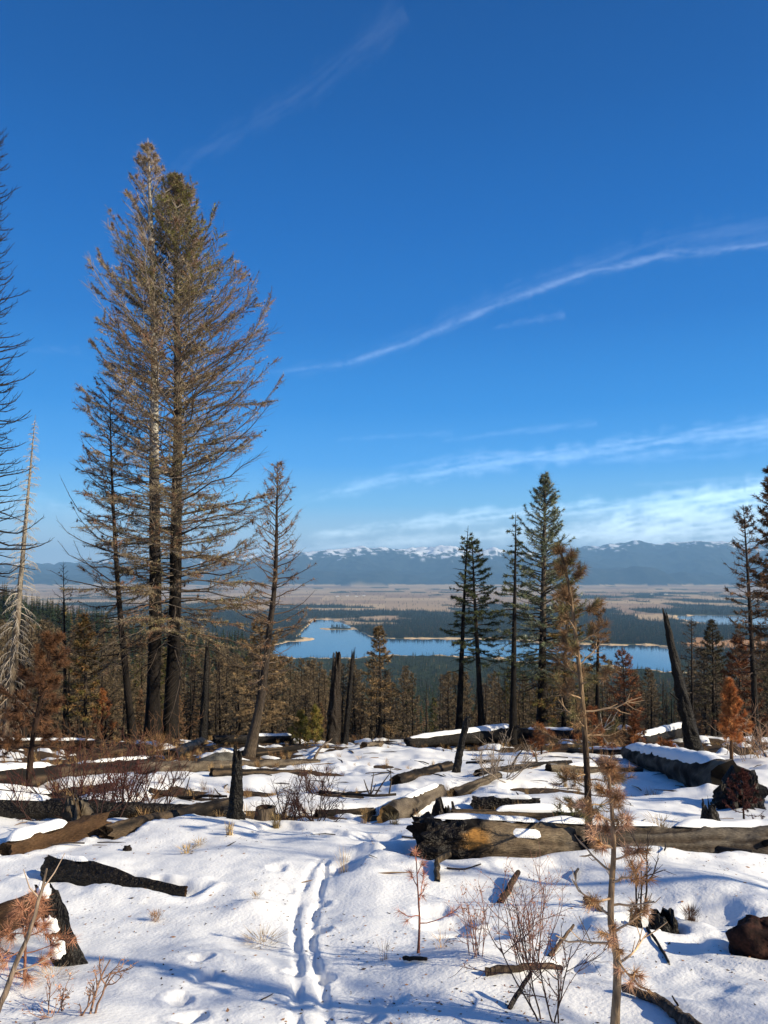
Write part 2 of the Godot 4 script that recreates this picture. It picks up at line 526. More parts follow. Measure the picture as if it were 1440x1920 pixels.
func make_sky(to_sun: Vector3) -> ImageTexture:
	var w := 3072
	var h := 1536
	var cloud := PackedFloat32Array()
	cloud.resize(w * h / 2)
	var streaks := [
		[[Vector2(-9.559, 14.471), Vector2(-3.216, 15.254), Vector2(1.613, 16.75), Vector2(6.042, 18.459), Vector2(9.632, 19.663), Vector2(15.079, 20.989), Vector2(20.631, 21.558), Vector2(29.026, 21.096)], 0.5, 0.24],
		[[Vector2(-9.559, 14.471), Vector2(-3.216, 15.254), Vector2(1.613, 16.939), Vector2(6.045, 18.718), Vector2(11.218, 20.65), Vector2(20.655, 22.332), Vector2(29.069, 22.107)], 1.6, 0.06],
		[[Vector2(-7.104, 5.054), Vector2(-0.795, 6.672), Vector2(7.132, 7.912), Vector2(14.816, 8.701), Vector2(22.014, 9.298), Vector2(30.399, 9.85)], 1.4, 0.36],
		[[Vector2(-0.796, 7.657), Vector2(7.14, 8.771), Vector2(16.652, 8.096), Vector2(28.51, 8.197)], 0.9, 0.12],
		[[Vector2(-6.299, 2.51), Vector2(-0.791, 3.314), Vector2(7.095, 4.152), Vector2(14.732, 4.544), Vector2(21.889, 5.094), Vector2(29.638, 5.806)], 1.3, 0.9],
		[[Vector2(12.446, 2.273), Vector2(17.634, 3.536), Vector2(21.868, 4.361), Vector2(25.223, 4.967), Vector2(32.524, 4.965)], 2.2, 1.5],
		[[Vector2(14.668, 1.298), Vector2(20.095, 2.742), Vector2(26.446, 3.145), Vector2(34.107, 3.073)], 2.4, 1.5],
		[[Vector2(-13.181, 1.307), Vector2(-0.79, 2.13), Vector2(10.939, 2.867), Vector2(21.82, 2.711)], 1.2, 0.9],
		[[Vector2(-3.986, 9.757), Vector2(0, 10.093), Vector2(5.18, 10.287)], 0.35, 0.08],
		[[Vector2(3.986, 9.679), Vector2(8.723, 10.211), Vector2(15.603, 10.709)], 0.4, 0.12],
		[[Vector2(8.025, 17.682), Vector2(10.394, 18.05), Vector2(13.497, 18.33)], 0.55, 0.08],
		[[Vector2(-16.743, 26.968), Vector2(-12.174, 29.705), Vector2(-6.593, 32.604), Vector2(1.67, 37.443)], 1.6, 0.035],
		[[Vector2(-28.746, 14.281), Vector2(-24.904, 14.927), Vector2(-21.848, 15.224)], 0.6, 0.04],
		[[Vector2(17.699, 6.246), Vector2(21.922, 6.194), Vector2(28.442, 6.395)], 0.45, 0.18],
		[[Vector2(-28.975, 4.285), Vector2(-24.564, 4.814), Vector2(-19.785, 4.235), Vector2(-11.721, 4.213)], 2.0, 0.18],
	]
	var k := 1.0
	for s in streaks:
		var pts: Array[Vector2] = []
		pts.assign(s[0])
		paint_streak(cloud, w, pts, s[1], s[2], k * 7.3)
		k += 1
	# the same thin cirrus all round the rest of the sky
	var rng := RandomNumberGenerator.new()
	rng.seed = 77
	for i in 34:
		var az := rng.randf_range(32, 310)
		var el := pow(rng.randf(), 1.6) * 45 + 2
		var len_ := rng.randf_range(15, 38)
		var pts: Array[Vector2] = []
		for j in 4:
			pts.push_back(Vector2(fposmod(az, 360) - (360 if az > 180 else 0) + len_ * j / 3.0, el + j * rng.randf_range(0.3, 1.6)))
		if pts[0].x > -178 and pts[3].x < 178 and (pts[0].x > 30 or pts[3].x < -30):
			paint_streak(cloud, w, pts, rng.randf_range(0.6, 2.4), rng.randf_range(0.06, 0.35), k * 7.3)
		k += 1
	var els := [0.0, 1.5, 3.0, 5.0, 8.0, 12.0, 18.0, 25.0, 32.0, 40.0, 60.0, 90.0]
	var tones := [lin(226, 244, 255), lin(214, 240, 255), lin(186, 228, 255), lin(130, 204, 255), lin(78, 172, 250), lin(46, 147, 232), lin(26, 120, 206), lin(16, 104, 188), lin(10, 90, 168), lin(8, 78, 150), lin(7, 66, 130), lin(7, 58, 118)]
	var data := PackedFloat32Array()
	data.resize(w * h * 4)
	for row in h:
		var el := 90.0 - (row + 0.5) * 180.0 / h
		var e := maxf(el, 0.0)
		var c: Color = tones[0]
		for i in els.size() - 1:
			if e >= els[i]:
				c = tones[i].lerp(tones[i + 1], clampf((e - els[i]) / (els[i + 1] - els[i]), 0, 1)) * 0.62
		if el < 0:
			c = lin(120, 118, 115)
		var ce := cos(deg_to_rad(el))
		var se := sin(deg_to_rad(el))
		var o := row * w * 4
		for col in w:
			var r := c.r
			var g := c.g
			var b := c.b
			if el >= 0:
				var az := (col + 0.5) / w * TAU
				var cs := clampf(sin(az) * ce * to_sun.x + se * to_sun.y - cos(az) * ce * to_sun.z, -1, 1)
				var glow := exp((cs - 1.0) * 9.0) * 0.5
				var cl := cloud[row * w + col]
				cl = cl / (1.0 + cl * 0.4)
				r += glow * 0.9 + cl * 0.48
				g += glow * 0.92 + cl * 0.52
				b += glow * 0.95 + cl * 0.52
			data[o] = r
			data[o + 1] = g
			data[o + 2] = minf(b, 1.2)
			data[o + 3] = 1
			o += 4
	return ImageTexture.create_from_image(Image.create_from_data(w, h, false, Image.FORMAT_RGBAF, data.to_byte_array()))

# ------------------------------------------------------------------ trees
func along(p: PackedVector3Array, f: float) -> Vector3:
	var s := clampf(f, 0, 1) * (p.size() - 1)
	var i := mini(int(s), p.size() - 2)
	return p[i].lerp(p[i + 1], s - i)

func smooth_path(pts: PackedVector3Array, steps: int) -> PackedVector3Array:
	var cv := Curve3D.new()
	for i in pts.size():
		var a := pts[maxi(i - 1, 0)]
		var b := pts[mini(i + 1, pts.size() - 1)]
		cv.add_point(pts[i], -(b - a) / 6, (b - a) / 6)
	var out := PackedVector3Array()
	var total := cv.get_baked_length()
	for i in steps + 1:
		out.push_back(cv.sample_baked(total * i / steps, true))
	return out

func wander(a: Vector3, b: Vector3, steps: int, amp: float, rng: RandomNumberGenerator) -> PackedVector3Array:
	var out := PackedVector3Array()
	var l := a.distance_to(b) * amp
	for i in steps + 1:
		var f := i / float(steps)
		var off := Vector3(rng.randf_range(-1, 1), rng.randf_range(-1, 1), rng.randf_range(-1, 1)) * l
		out.push_back(a.lerp(b, f) + (off if i > 0 and i < steps else Vector3.ZERO))
	return out

func unit(rng: RandomNumberGenerator) -> Vector3:
	return Vector3(rng.randfn(), rng.randfn(), rng.randfn()).normalized()

# P: H r path c0 R nb inc_top inc_low droop up twigs blades bl bw cols bare low high split lumps seed ...
func conifer(o: Node3D, P: Dictionary) -> void:
	var rng := RandomNumberGenerator.new()
	rng.seed = P.seed
	var H: float = P.H
	var pts: PackedVector3Array
	if P.has("path"):
		pts = smooth_path(P.path, 26)
	else:
		pts = wander(Vector3.ZERO, Vector3(rng.randf_range(-1, 1) * 0.02 * H, H, rng.randf_range(-1, 1) * 0.02 * H), P.get("rings", 8), 0.006, rng)
	var low: Color = P.get("low", rgb(44, 39, 36))
	var high: Color = P.get("high", rgb(84, 74, 66))
	var split: float = P.get("split", 0.35)
	var rr := PackedFloat32Array()
	var cc := PackedColorArray()
	for i in pts.size():
		var f := i / float(pts.size() - 1)
		rr.push_back(P.r * (pow(1 - f, P.get("taper", 0.85)) * 0.97 + 0.03) * (1.0 + 0.55 * exp(-f * H / 0.7)))
		var t := smoothstep(split - 0.14, split + 0.14, f + rng.randf_range(-0.07, 0.07))
		cc.push_back(low.lerp(high, t))
	var g := Geo.new()
	g.tube(pts, rr, P.get("sides", 7), cc, 0.22, rng, 0.07)
	part("trunk", g, M.bark if P.get("bark", true) else M.char, o)
	var gb := Geo.new()
	var gn := Geo.new()
	var gk := Geo.new()
	var c0: float = P.c0
	var nb: int = P.nb
	var blades: int = P.blades
	var cols: Array = P.get("cols", [rgb(120, 92, 62)])
	var branch_col: Color = P.get("branch", rgb(78, 68, 60))
	var lean: Vector3 = P.get("side", Vector3.ZERO)
	var bare0: float = P.get("bare", 0.0)
	var bare_below: float = P.get("bare_below", -1.0)
	var twig_r: float = P.get("twig_r", 0.006)
	var az := rng.randf() * TAU
	for k in nb:
		var u := pow((k + rng.randf()) / nb, P.get("pack", 0.9))
		var f := c0 + (0.985 - c0) * u
		var at := along(pts, f)
		az += 2.4 + rng.randf_range(-0.5, 0.5)
		var out := Vector3(cos(az), 0, sin(az))
		var shape := pow(1.0 - u, P.get("pexp", 0.8)) * minf(1.0, P.get("foot", 0.5) + u * 2.2) + 0.03
		if P.has("cone"):
			shape = minf(1.0, pow((1.0 - u) / P.cone, 0.9)) * minf(1.0, P.foot + u * 3.0) + 0.02
		var L: float = P.R * shape * rng.randf_range(P.get("least", 0.6), P.get("most", 1.15)) * (1.0 + lean.dot(out))
		if L < 0.06:
			continue
		var inc: float = lerpf(P.inc_low, P.inc_top, pow(u, 0.7)) + rng.randf_range(-0.14, 0.14)
		if P.has("cone"):
			L /= maxf(0.72, cos(inc))
		var full := rng.randf_range(0.35, 1.25)
		var dir := out * cos(inc) + Vector3.UP * sin(inc)
		var cross := Vector3(-out.z, 0, out.x)
		var bend := rng.randf_range(-0.18, 0.18)
		var bp := PackedVector3Array()
		var br := PackedFloat32Array()
		var bc := PackedColorArray()
		var brad: float = minf(P.r * 0.3, 0.012 + L * P.get("brad", 0.012)) * P.get("bk", 1.0)
		var nseg := 5 if L > 0.7 else 3
		var droop: float = P.droop * (1.0 - u * 0.8) * rng.randf_range(0.45, 1.6)
		var lift: float = P.up * rng.randf_range(0.35, 1.4)
		var kink := unit(rng) * L * 0.06
		var bcol := branch_col.lerp(low, clampf(1.0 - f / maxf(split, 0.01), 0, 0.85))
		for s in nseg + 1:
			var q := s / float(nseg)
			bp.push_back(at + dir * L * q + cross * L * bend * q * q + Vector3.UP * L * (lift * q * q * q - droop * q * q) + kink * sin(q * PI) + (unit(rng) * L * 0.025 if s > 0 else Vector3.ZERO))
			br.push_back(brad * (1.0 - 0.8 * q))
			bc.push_back(bcol)
		gb.tube(bp, br, 4 if P.get("hero", false) else 3, bc, 0.15, rng)
		var is_bare: bool = rng.randf() < bare0 or f < bare_below
		var tw: int = maxi(2, int(P.twigs * (0.35 + 0.65 * L / P.R)))
		for j in tw:
			var s := (P.get("clear", 0.22) as float) + 0.8 * (j + rng.randf()) / tw
			if s > 1.0:
				s = 1.0
			var o2 := along(bp, s)
			var fw := (along(bp, minf(s + 0.1, 1.0)) - along(bp, s - 0.1)).normalized()
			var sd := 1.0 if j % 2 else -1.0
			var tl: float = (0.16 * L + 0.12) * (1.25 - s * 0.75) * rng.randf_range(0.6, 1.25) * P.get("tl", 1.0)
			var td: Vector3 = (fw * 0.75 + cross * sd * rng.randf_range(0.35, 0.9) + Vector3.UP * rng.randf_range(-0.3, 0.22) + Vector3.DOWN * P.get("weep", 0.0)).normalized()
			var tip: Vector3 = o2 + td * tl + Vector3.UP * tl * P.get("tip_up", 0.0)
			gb.tube(PackedVector3Array([o2, o2.lerp(tip, 0.5) + unit(rng) * tl * 0.07, tip]), PackedFloat32Array([twig_r, twig_r * 0.8, twig_r * 0.45]), 3, PackedColorArray([bcol, bcol, bcol]))
			if is_bare or rng.randf() < bare0:
				continue
			var col: Color = cols[rng.randi() % cols.size()]
			if P.has("top_green") and f > P.top_green and rng.randf() < 0.5:
				col = rgb(122, 120, 66)
			if P.has("fresh") and rng.randf() < P.fresh:
				col = rgb(84, 88, 46)
			var tone := rng.randf_range(0.75, 1.2)
			col = Color(col.r * tone, col.g * tone, col.b * tone)
			for b in int(P.get("lace", 0)):
				var e := o2.lerp(tip, rng.randf())
				var dn: Vector3 = (td * 0.7 + unit(rng) * 0.8 + Vector3.DOWN * 0.35).normalized()
				gn.blade(e, dn * rng.randf_range(0.15, 0.42), dn.cross(unit(rng)).normalized() * 0.0045, bcol)
			for b in int(blades * full):
				var q := rng.randf()
				var e := o2.lerp(tip, 0.1 + 0.95 * q)
				var dn: Vector3 = (td * 0.75 + unit(rng) * 0.85).normalized()
				var bl: float = P.bl * rng.randf_range(0.6, 1.3)
				gn.blade(e, dn * bl, dn.cross(unit(rng)).normalized() * P.bw, col)
			if P.has("cones") and rng.randf() < P.cones:
				var cp: Vector3 = tip + unit(rng) * 0.03
				var cr := rng.randf_range(0.025, 0.05)
				for b in 4:
					gk.leaf(cp, Vector3.DOWN * cr * 2.2 + unit(rng) * cr * 0.7, unit(rng) * cr * 0.8, rgb(70, 48, 36))
	part("branches", gb, M.twig, o)
	for f in [part("needles", gn, M.needle, o), part("cones", gk, M.needle, o)]:
		if f:
			f.set_meta("kind", "stuff")

# a small long-needled pine: P: path r boughs needles len cols
func young_pine(o: Node3D, P: Dictionary) -> void:
	var rng := RandomNumberGenerator.new()
	rng.seed = P.seed
	var pts := smooth_path(P.path, 18)
	var rr := PackedFloat32Array()
	var cc := PackedColorArray()
	for i in pts.size():
		var f := i / float(pts.size() - 1)
		rr.push_back(P.r * (1.0 - 0.72 * f) * (1 + 0.25 * exp(-f * 12)))
		cc.push_back((P.low as Color).lerp(P.high, smoothstep(P.get("split", 0.1) - 0.1, P.get("split", 0.1) + 0.15, f)))
	var g := Geo.new()
	g.tube(pts, rr, 8, cc, 0.2, rng, 0.08)
	part("trunk", g, M.bark, o)
	var gb := Geo.new()
	var gn := Geo.new()
	var cols: Array = P.cols
	var count: int = P.boughs
	var az := rng.randf() * TAU
	var w: float = P.get("w", 0.0012)
	for k in count:
		var u := (k + rng.randf() * 0.6) / count
		var f: float = lerpf(P.c0, 1.0, u)
		var at := along(pts, f)
		az += 2.4 + rng.randf_range(-0.4, 0.4)
		var L: float = P.R * (1.08 - u * 0.85) * rng.randf_range(0.55, 1.15)
		var inc: float = lerpf(P.get("inc_low", -0.1), P.get("inc_top", 0.9), u) + rng.randf_range(-0.2, 0.2)
		var out := Vector3(cos(az), 0, sin(az))
		var dir := out * cos(inc) + Vector3.UP * sin(inc)
		var bp := PackedVector3Array()
		var droop: float = P.get("droop", 0.2)
		for s in 6:
			var q := s / 5.0
			bp.push_back(at + dir * L * q + Vector3.UP * L * (0.35 * q * q * q - droop * q * q) + (unit(rng) * L * 0.03 if s > 0 else Vector3.ZERO))
		var r0: float = minf(P.r * 0.4, 0.004 + L * 0.012)
		gb.tube(bp, PackedFloat32Array([r0, r0 * 0.9, r0 * 0.8, r0 * 0.7, r0 * 0.55, r0 * 0.4]), 4, PackedColorArray([P.high, P.high, P.high, P.high, P.high, P.high]), 0.2, rng)
		var arms := [bp]
		for j in P.get("arms", 3):
			var s := rng.randf_range(0.3, 0.9)
			var b0 := along(bp, s)
			var sd := (dir + unit(rng) * 0.9).normalized()
			var e := b0 + sd * L * rng.randf_range(0.2, 0.45)
			var ap := PackedVector3Array([b0, b0.lerp(e, 0.5) + unit(rng) * L * 0.03, e + Vector3.UP * L * 0.05])
			gb.tube(ap, PackedFloat32Array([r0 * 0.5, r0 * 0.4, r0 * 0.3]), 3, PackedColorArray([P.high, P.high, P.high]))
			arms.push_back(ap)
		if rng.randf() < P.get("bare", 0.0):
			continue
		for ap in arms:
			var col: Color = cols[rng.randi() % cols.size()]
			for b in int(P.needles):
				var q: float = 1.0 - pow(rng.randf(), 1.4) * P.get("brush", 0.6)
				var e := along(ap, q)
				var fw: Vector3 = (ap[ap.size() - 1] - ap[ap.size() - 2]).normalized()
				var dn: Vector3 = (fw * 0.8 + unit(rng) * 0.8 + Vector3.DOWN * P.get("hang", 0.1)).normalized()
				var nl: float = P.len * rng.randf_range(0.6, 1.15)
				var t := rng.randf_range(0.75, 1.2)
				gn.blade(e, dn * nl, dn.cross(unit(rng)).normalized() * w, Color(col.r * t, col.g * t, col.b * t))
	part("branches", gb, M.twig, o)
	part("needles", gn, M.needle, o).set_meta("kind", "stuff")

# leafless bush: stems fork from the base
func bush(o: Node3D, P: Dictionary) -> void:
	var rng := RandomNumberGenerator.new()
	rng.seed = P.seed
	var g := Geo.new()
	var gl := Geo.new()
	for k in int(P.stems):
		var a := rng.randf() * TAU
		var spread: float = P.spread * rng.randf_range(0.3, 1.2)
		var dir := Vector3(cos(a) * spread, 1, sin(a) * spread * 0.7) + (P.get("lean", Vector3.ZERO) as Vector3)
		grow(g, gl, Vector3(rng.randf_range(-1, 1), 0, rng.randf_range(-1, 1)) * P.get("foot", 0.05) - Vector3.UP * 0.05, dir.normalized(), P.h * rng.randf_range(0.5, 1.0), P.r, int(P.get("depth", 3)), P, rng)
	part("stems", g, M.twig, o)
	var lv := part("dry_leaves", gl, M.needle, o)
	if lv:
		lv.set_meta("kind", "stuff")

func grow(g: Geo, gl: Geo, at: Vector3, dir: Vector3, length: float, r: float, depth: int, P: Dictionary, rng: RandomNumberGenerator) -> void:
	var p := PackedVector3Array()
	var rr := PackedFloat32Array()
	var cc := PackedColorArray()
	var q := at
	var d := dir
	var segs := 5 if depth > 1 else 4
	var c: Color = (P.col as Color).lerp(P.get("tip", P.col), 1.0 - depth / float(P.get("depth", 3)))
	for s in segs + 1:
		p.push_back(q)
		rr.push_back(r * (1.0 - 0.5 * s / segs))
		cc.push_back(c)
		d = (d + unit(rng) * P.get("kink", 0.22) + Vector3.UP * P.get("rise", 0.06)).normalized()
		q += d * length / segs
	g.tube(p, rr, 4 if depth > 1 else 3, cc, 0.15, rng)
	if depth > 1:
		for k in int(P.get("forks", 4)):
			var s := rng.randf_range(0.25, 1.0)
			var b := along(p, s)
			var fd: Vector3 = (d * 0.8 + unit(rng) * P.get("fork", 0.75)).normalized()
			grow(g, gl, b, fd, length * rng.randf_range(0.3, 0.6), r * 0.55, depth - 1, P, rng)
	else:
		for k in int(P.get("leaves", 0)):
			if rng.randf() < 0.5:
				var lc: Color = P.get("leaf", rgb(150, 105, 75))
				var t := rng.randf_range(0.7, 1.2)
				gl.leaf(along(p, rng.randf_range(0.4, 1.0)), unit(rng) * P.get("ls", 0.02), unit(rng) * P.get("ls", 0.02) * 0.35, Color(lc.r * t, lc.g * t, lc.b * t))

func tuft(o: Node3D, seed_: int, blades: int, h: float, spread: float, col: Color, w := 0.0018) -> void:
	var rng := RandomNumberGenerator.new()
	rng.seed = seed_
	var g := Geo.new()
	for k in blades:
		var a := rng.randf() * TAU
		var out := Vector3(cos(a), 0, sin(a))
		var b := out * rng.randf() * spread * 0.35
		var hh := h * rng.randf_range(0.4, 1.0)
		var bend := spread * rng.randf_range(0.1, 1.0)
		var t := rng.randf_range(0.7, 1.15)
		var c := Color(col.r * t, col.g * t, col.b * t)
		var side := Vector3(-out.z, 0, out.x) * w
		var m := b + out * bend * 0.3 + Vector3.UP * hh * 0.6
		g.blade(b - Vector3.UP * 0.03, m - b, side, c)
		g.blade(m - (m - b) * 0.25, out * bend * 0.5 + Vector3.UP * hh * 0.4, side * 0.7, c)
	part("blades", g, M.needle, o)

# ------------------------------------------------------------------ logs, stumps, stones
func log_colour(kind: String, u: float, a: float, x: float, s: float) -> Color:
	var w := nf.get_noise_3d(x * 0.5, a * 1.2, s)
	var f := nf.get_noise_3d(x * 2.4, a * 2.4, s + 9) * 0.6 + nf.get_noise_3d(x * 0.8, cos(a) * 7, sin(a) * 7 + s) * 0.8
	var black := rgb(40, 37, 36)
	var grey := rgb(146, 134, 118)
	match kind:
		"char":
			return black.lerp(rgb(66, 60, 55), clampf(f + 0.4, 0, 1))
		"grey":
			return grey.lerp(rgb(92, 82, 72), clampf(f * 1.2 + 0.4, 0, 1)).lerp(black, smoothstep(0.0, 0.3, w + f * 0.3) * 0.85)
		"brown":
			return rgb(108, 84, 62).lerp(rgb(66, 50, 38), clampf(f * 1.4 + 0.4, 0, 1))
		"scorched":
			return rgb(112, 96, 78).lerp(black, smoothstep(-0.28, 0.06, w + f * 0.35))
		"great":
			var c := rgb(176, 158, 132).lerp(rgb(112, 98, 82), clampf(f * 1.3 + 0.45, 0, 1))
			c = c.lerp(rgb(120, 112, 102), smoothstep(0.3, 0.4, u))
			var burnt := smoothstep(0.17, 0.13, u + f * 0.07) + smoothstep(0.3, 0.5, w) * 0.7 + smoothstep(0.02, 0.0, absf(u - 0.375 + f * 0.02)) * 0.8
			c = c.lerp(black, clampf(burnt, 0, 1))
			var o := (1.0 - smoothstep(0.0, 0.055, absf(u - 0.12 + f * 0.03))) * (1.0 - smoothstep(0.2, 0.42, absf(a - 1.1 + f * 0.5)))
			var split := smoothstep(0.16, 0.26, nf.get_noise_3d(x * 0.55 + s * 3, cos(a) * 5.5, sin(a) * 5.5 + s))
			c = c.lerp(rgb(70, 60, 52), split * 0.7)
			return c.lerp(rgb(205, 150, 84), clampf(o * 1.4, 0, 1))
	return grey

# a trunk lying from a to b; its own x axis runs along it, y up, z towards the right of a -> b
func log_thing(called: String, label: String, a: Vector2, b: Vector2, ra: float, rb: float, kind: String, P := {}) -> Node3D:
	var pa := on(a)
	var pb := on(b)
	var sink: float = P.get("sink", 0.35)
	pa.y += ra * (1 - 2 * sink) + P.get("lift_a", 0.0)
	pb.y += rb * (1 - 2 * sink) + P.get("lift_b", 0.0)
	var o := thing(called, label, P.get("category", "log"), (pa + pb) / 2, P.get("group", ""))
	var X := (pb - pa).normalized()
	var Z := X.cross(Vector3.UP).normalized()
	o.basis = Basis(X, Z.cross(X), Z)
	var L := pa.distance_to(pb)
	var s: float = P.get("seed", 1.0)
	var nu: int = P.get("nu", clampi(int(L / 0.07), 10, 90))
	var nv: int = P.get("nv", 18)
	var rough: float = P.get("rough", 0.12)
	var flat: float = P.get("flat", 1.0)
	var bow: Vector2 = P.get("bow", Vector2.ZERO)
	var jag: float = P.get("jag", 0.25)
	var p := PackedVector3Array()
	var c := PackedColorArray()
	var prof: Array = P.get("shape", [])
	for i in nu:
		var u := i / float(nu - 1)
		var x0 := (u - 0.5) * L
		var r := lerpf(ra, rb, u)
		if prof.size():
			var q := u * (prof.size() - 1)
			var k := mini(int(q), prof.size() - 2)
			r *= lerpf(prof[k], prof[k + 1], smoothstep(0, 1, q - k))
		var taper := 1.0
		var endness := 0.0
		if u < 0.12:
			endness = -pow(1 - u / 0.12, 2)
		elif u > 0.88:
			endness = pow((u - 0.88) / 0.12, 2)
		for j in nv:
			var ang := TAU * j / nv
			var cy := cos(ang)
			var sz := sin(ang)
			var w := nf.get_noise_3d(x0 * 1.6 / maxf(r * 4, 0.4), cy * 1.1 + s * 5, sz * 1.1 + s)
			var fi := nf.get_noise_3d(x0 * 5, cy * 3 + s * 2, sz * 3 - s)
			var cr := nf.get_noise_3d(x0 * 0.55 + s * 3, cy * 5.5, sz * 5.5 + s)
			var rr: float = r * taper * (1.0 + rough * (w * 1.6 + fi * 0.8) - P.get("crack", 0.13) * smoothstep(0.06, 0.22, cr))
			if P.has("ruin") and u < P.ruin:
				var e := 1.0 - u / (P.ruin as float)
				var bl := nf.get_noise_3d(snappedf(x0, 0.07) * 7, snappedf(cy, 0.3) * 2.5, snappedf(sz, 0.3) * 2.5 + s)
				rr *= 1.0 + bl * 0.34 * e
			var x := x0 + endness * jag * r * (1.0 + 3.0 * nf.get_noise_2d(ang * 1.7 + s, s * 3 + u * 0.01))
			p.push_back(Vector3(x, cy * rr + bow.x * sin(u * PI), sz * rr * flat + bow.y * sin(u * PI)))
			c.push_back(log_colour(kind, u, ang, x0, s))
	var g := Geo.new()
	if P.has("char_to"):
		var cut := int(nu * (P.char_to as float))
		var ge := Geo.new()
		ge.sheet(p.slice(0, (cut + 1) * nv), cut + 1, nv, true, c.slice(0, (cut + 1) * nv))
		part("charred_end", ge, M.log_char, o)
		g.sheet(p.slice(cut * nv), nu - cut, nv, true, c.slice(cut * nv))
	else:
		g.sheet(p, nu, nv, true, c)
	# broken ends: hollow cones inwards
	for e in 2:
		var ring := p.slice(0, nv) if e == 0 else p.slice((nu - 1) * nv, nu * nv)
		var rc := PackedColorArray()
		var ec: Color = P.get("end", rgb(92, 74, 56))
		var mid := Vector3.ZERO
		for k in nv:
			mid += ring[k] / nv
		var inner := PackedVector3Array()
		for k in nv:
			inner.push_back(mid + (ring[k] - mid) * 0.55 + Vector3((0.25 if e == 0 else -0.25) * ra * (1 + nf.get_noise_2d(k * 3.3, s)), 0, 0))
			rc.push_back(ec * (0.8 + 0.5 * nf.get_noise_2d(k * 2.1, s + e)))
		var two := PackedVector3Array(ring)
		two.append_array(inner)
		var two_c := PackedColorArray(rc)
		two_c.append_array(rc)
		g.sheet(two, 2, nv, true, two_c, e == 0)
		g.fan(inner, mid + Vector3((0.3 if e == 0 else -0.3) * ra, 0, 0), rc, ec * 0.6, e == 0)
	var charred := kind == "char"
	part(P.get("body", "trunk"), g, M.log_char if charred else M.log, o)
	# snow lying along the top
	var caps: Array = P.get("snow", [])
	for cap in caps:
		var cu0: float = cap[0]
		var cu1: float = cap[1]
		var thick: float = cap[2]
		var half: float = cap[3] if cap.size() > 3 else 0.9
		var shift: float = cap[4] if cap.size() > 4 else 0.0
		var mu := clampi(int((cu1 - cu0) * L / 0.05), 8, 80)
		var mv := 11
		var sp := PackedVector3Array()
		var sc := PackedColorArray()
		for i in mu:
			var q := i / float(mu - 1)
			var u := lerpf(cu0, cu1, q)
			var endf := pow(clampf(minf(q, 1 - q) * 7.0, 0, 1), 0.5)
			var r := lerpf(ra, rb, u)
			if prof.size():
				var pq := u * (prof.size() - 1)
				var pk := mini(int(pq), prof.size() - 2)
				r *= lerpf(prof[pk], prof[pk + 1], smoothstep(0, 1, pq - pk))
			var wob := 1.0 + 0.5 * nf.get_noise_2d(u * L * 1.3 + s * 7, s)
			for j in mv:
				var t := j / float(mv - 1) * 2 - 1
				var ang := shift + t * half * (0.6 + 0.4 * endf) * (0.8 + 0.4 * wob * 0.5 + 0.14 * nz.get_noise_2d(u * L * 1.6, t * 0.5 + s))
				var th := thick * (1 - pow(absf(t), 2.5)) * endf * wob - 0.012
				var rr := r * (1.0 + rough * 0.5) + th
				sp.push_back(Vector3((u - 0.5) * L, cos(ang) * rr + bow.x * sin(u * PI), sin(ang) * rr * flat + bow.y * sin(u * PI)))
				sc.push_back(rgb(233, 234, 235))
		var sg := Geo.new()
		sg.sheet(sp, mu, mv, false, sc)
		part("snow_cap", sg, M.snow_cap, o)
	# branch stubs: place along, angle, length, radius
	for st in P.get("stubs", []):
		var sg := Geo.new()
		var u: float = st[0]
		var ang: float = st[1]
		var r := lerpf(ra, rb, u)
		var d0 := Vector3(0.25, cos(ang), sin(ang)).normalized()
		var p0 := Vector3((u - 0.5) * L, cos(ang) * r * 0.8, sin(ang) * r * 0.8 * flat)
		var cc := log_colour("char" if charred else "grey", u, ang, 0, s)
		sg.tube(PackedVector3Array([p0, p0 + d0 * st[2] * 0.55, p0 + d0 * st[2] + Vector3(st[2] * 0.25, 0, 0)]), PackedFloat32Array([st[3], st[3] * 0.7, st[3] * 0.35]), 6, PackedColorArray([cc, cc, cc]))
		part("branch_stub", sg, M.log_char if charred else M.log, o)
	return o

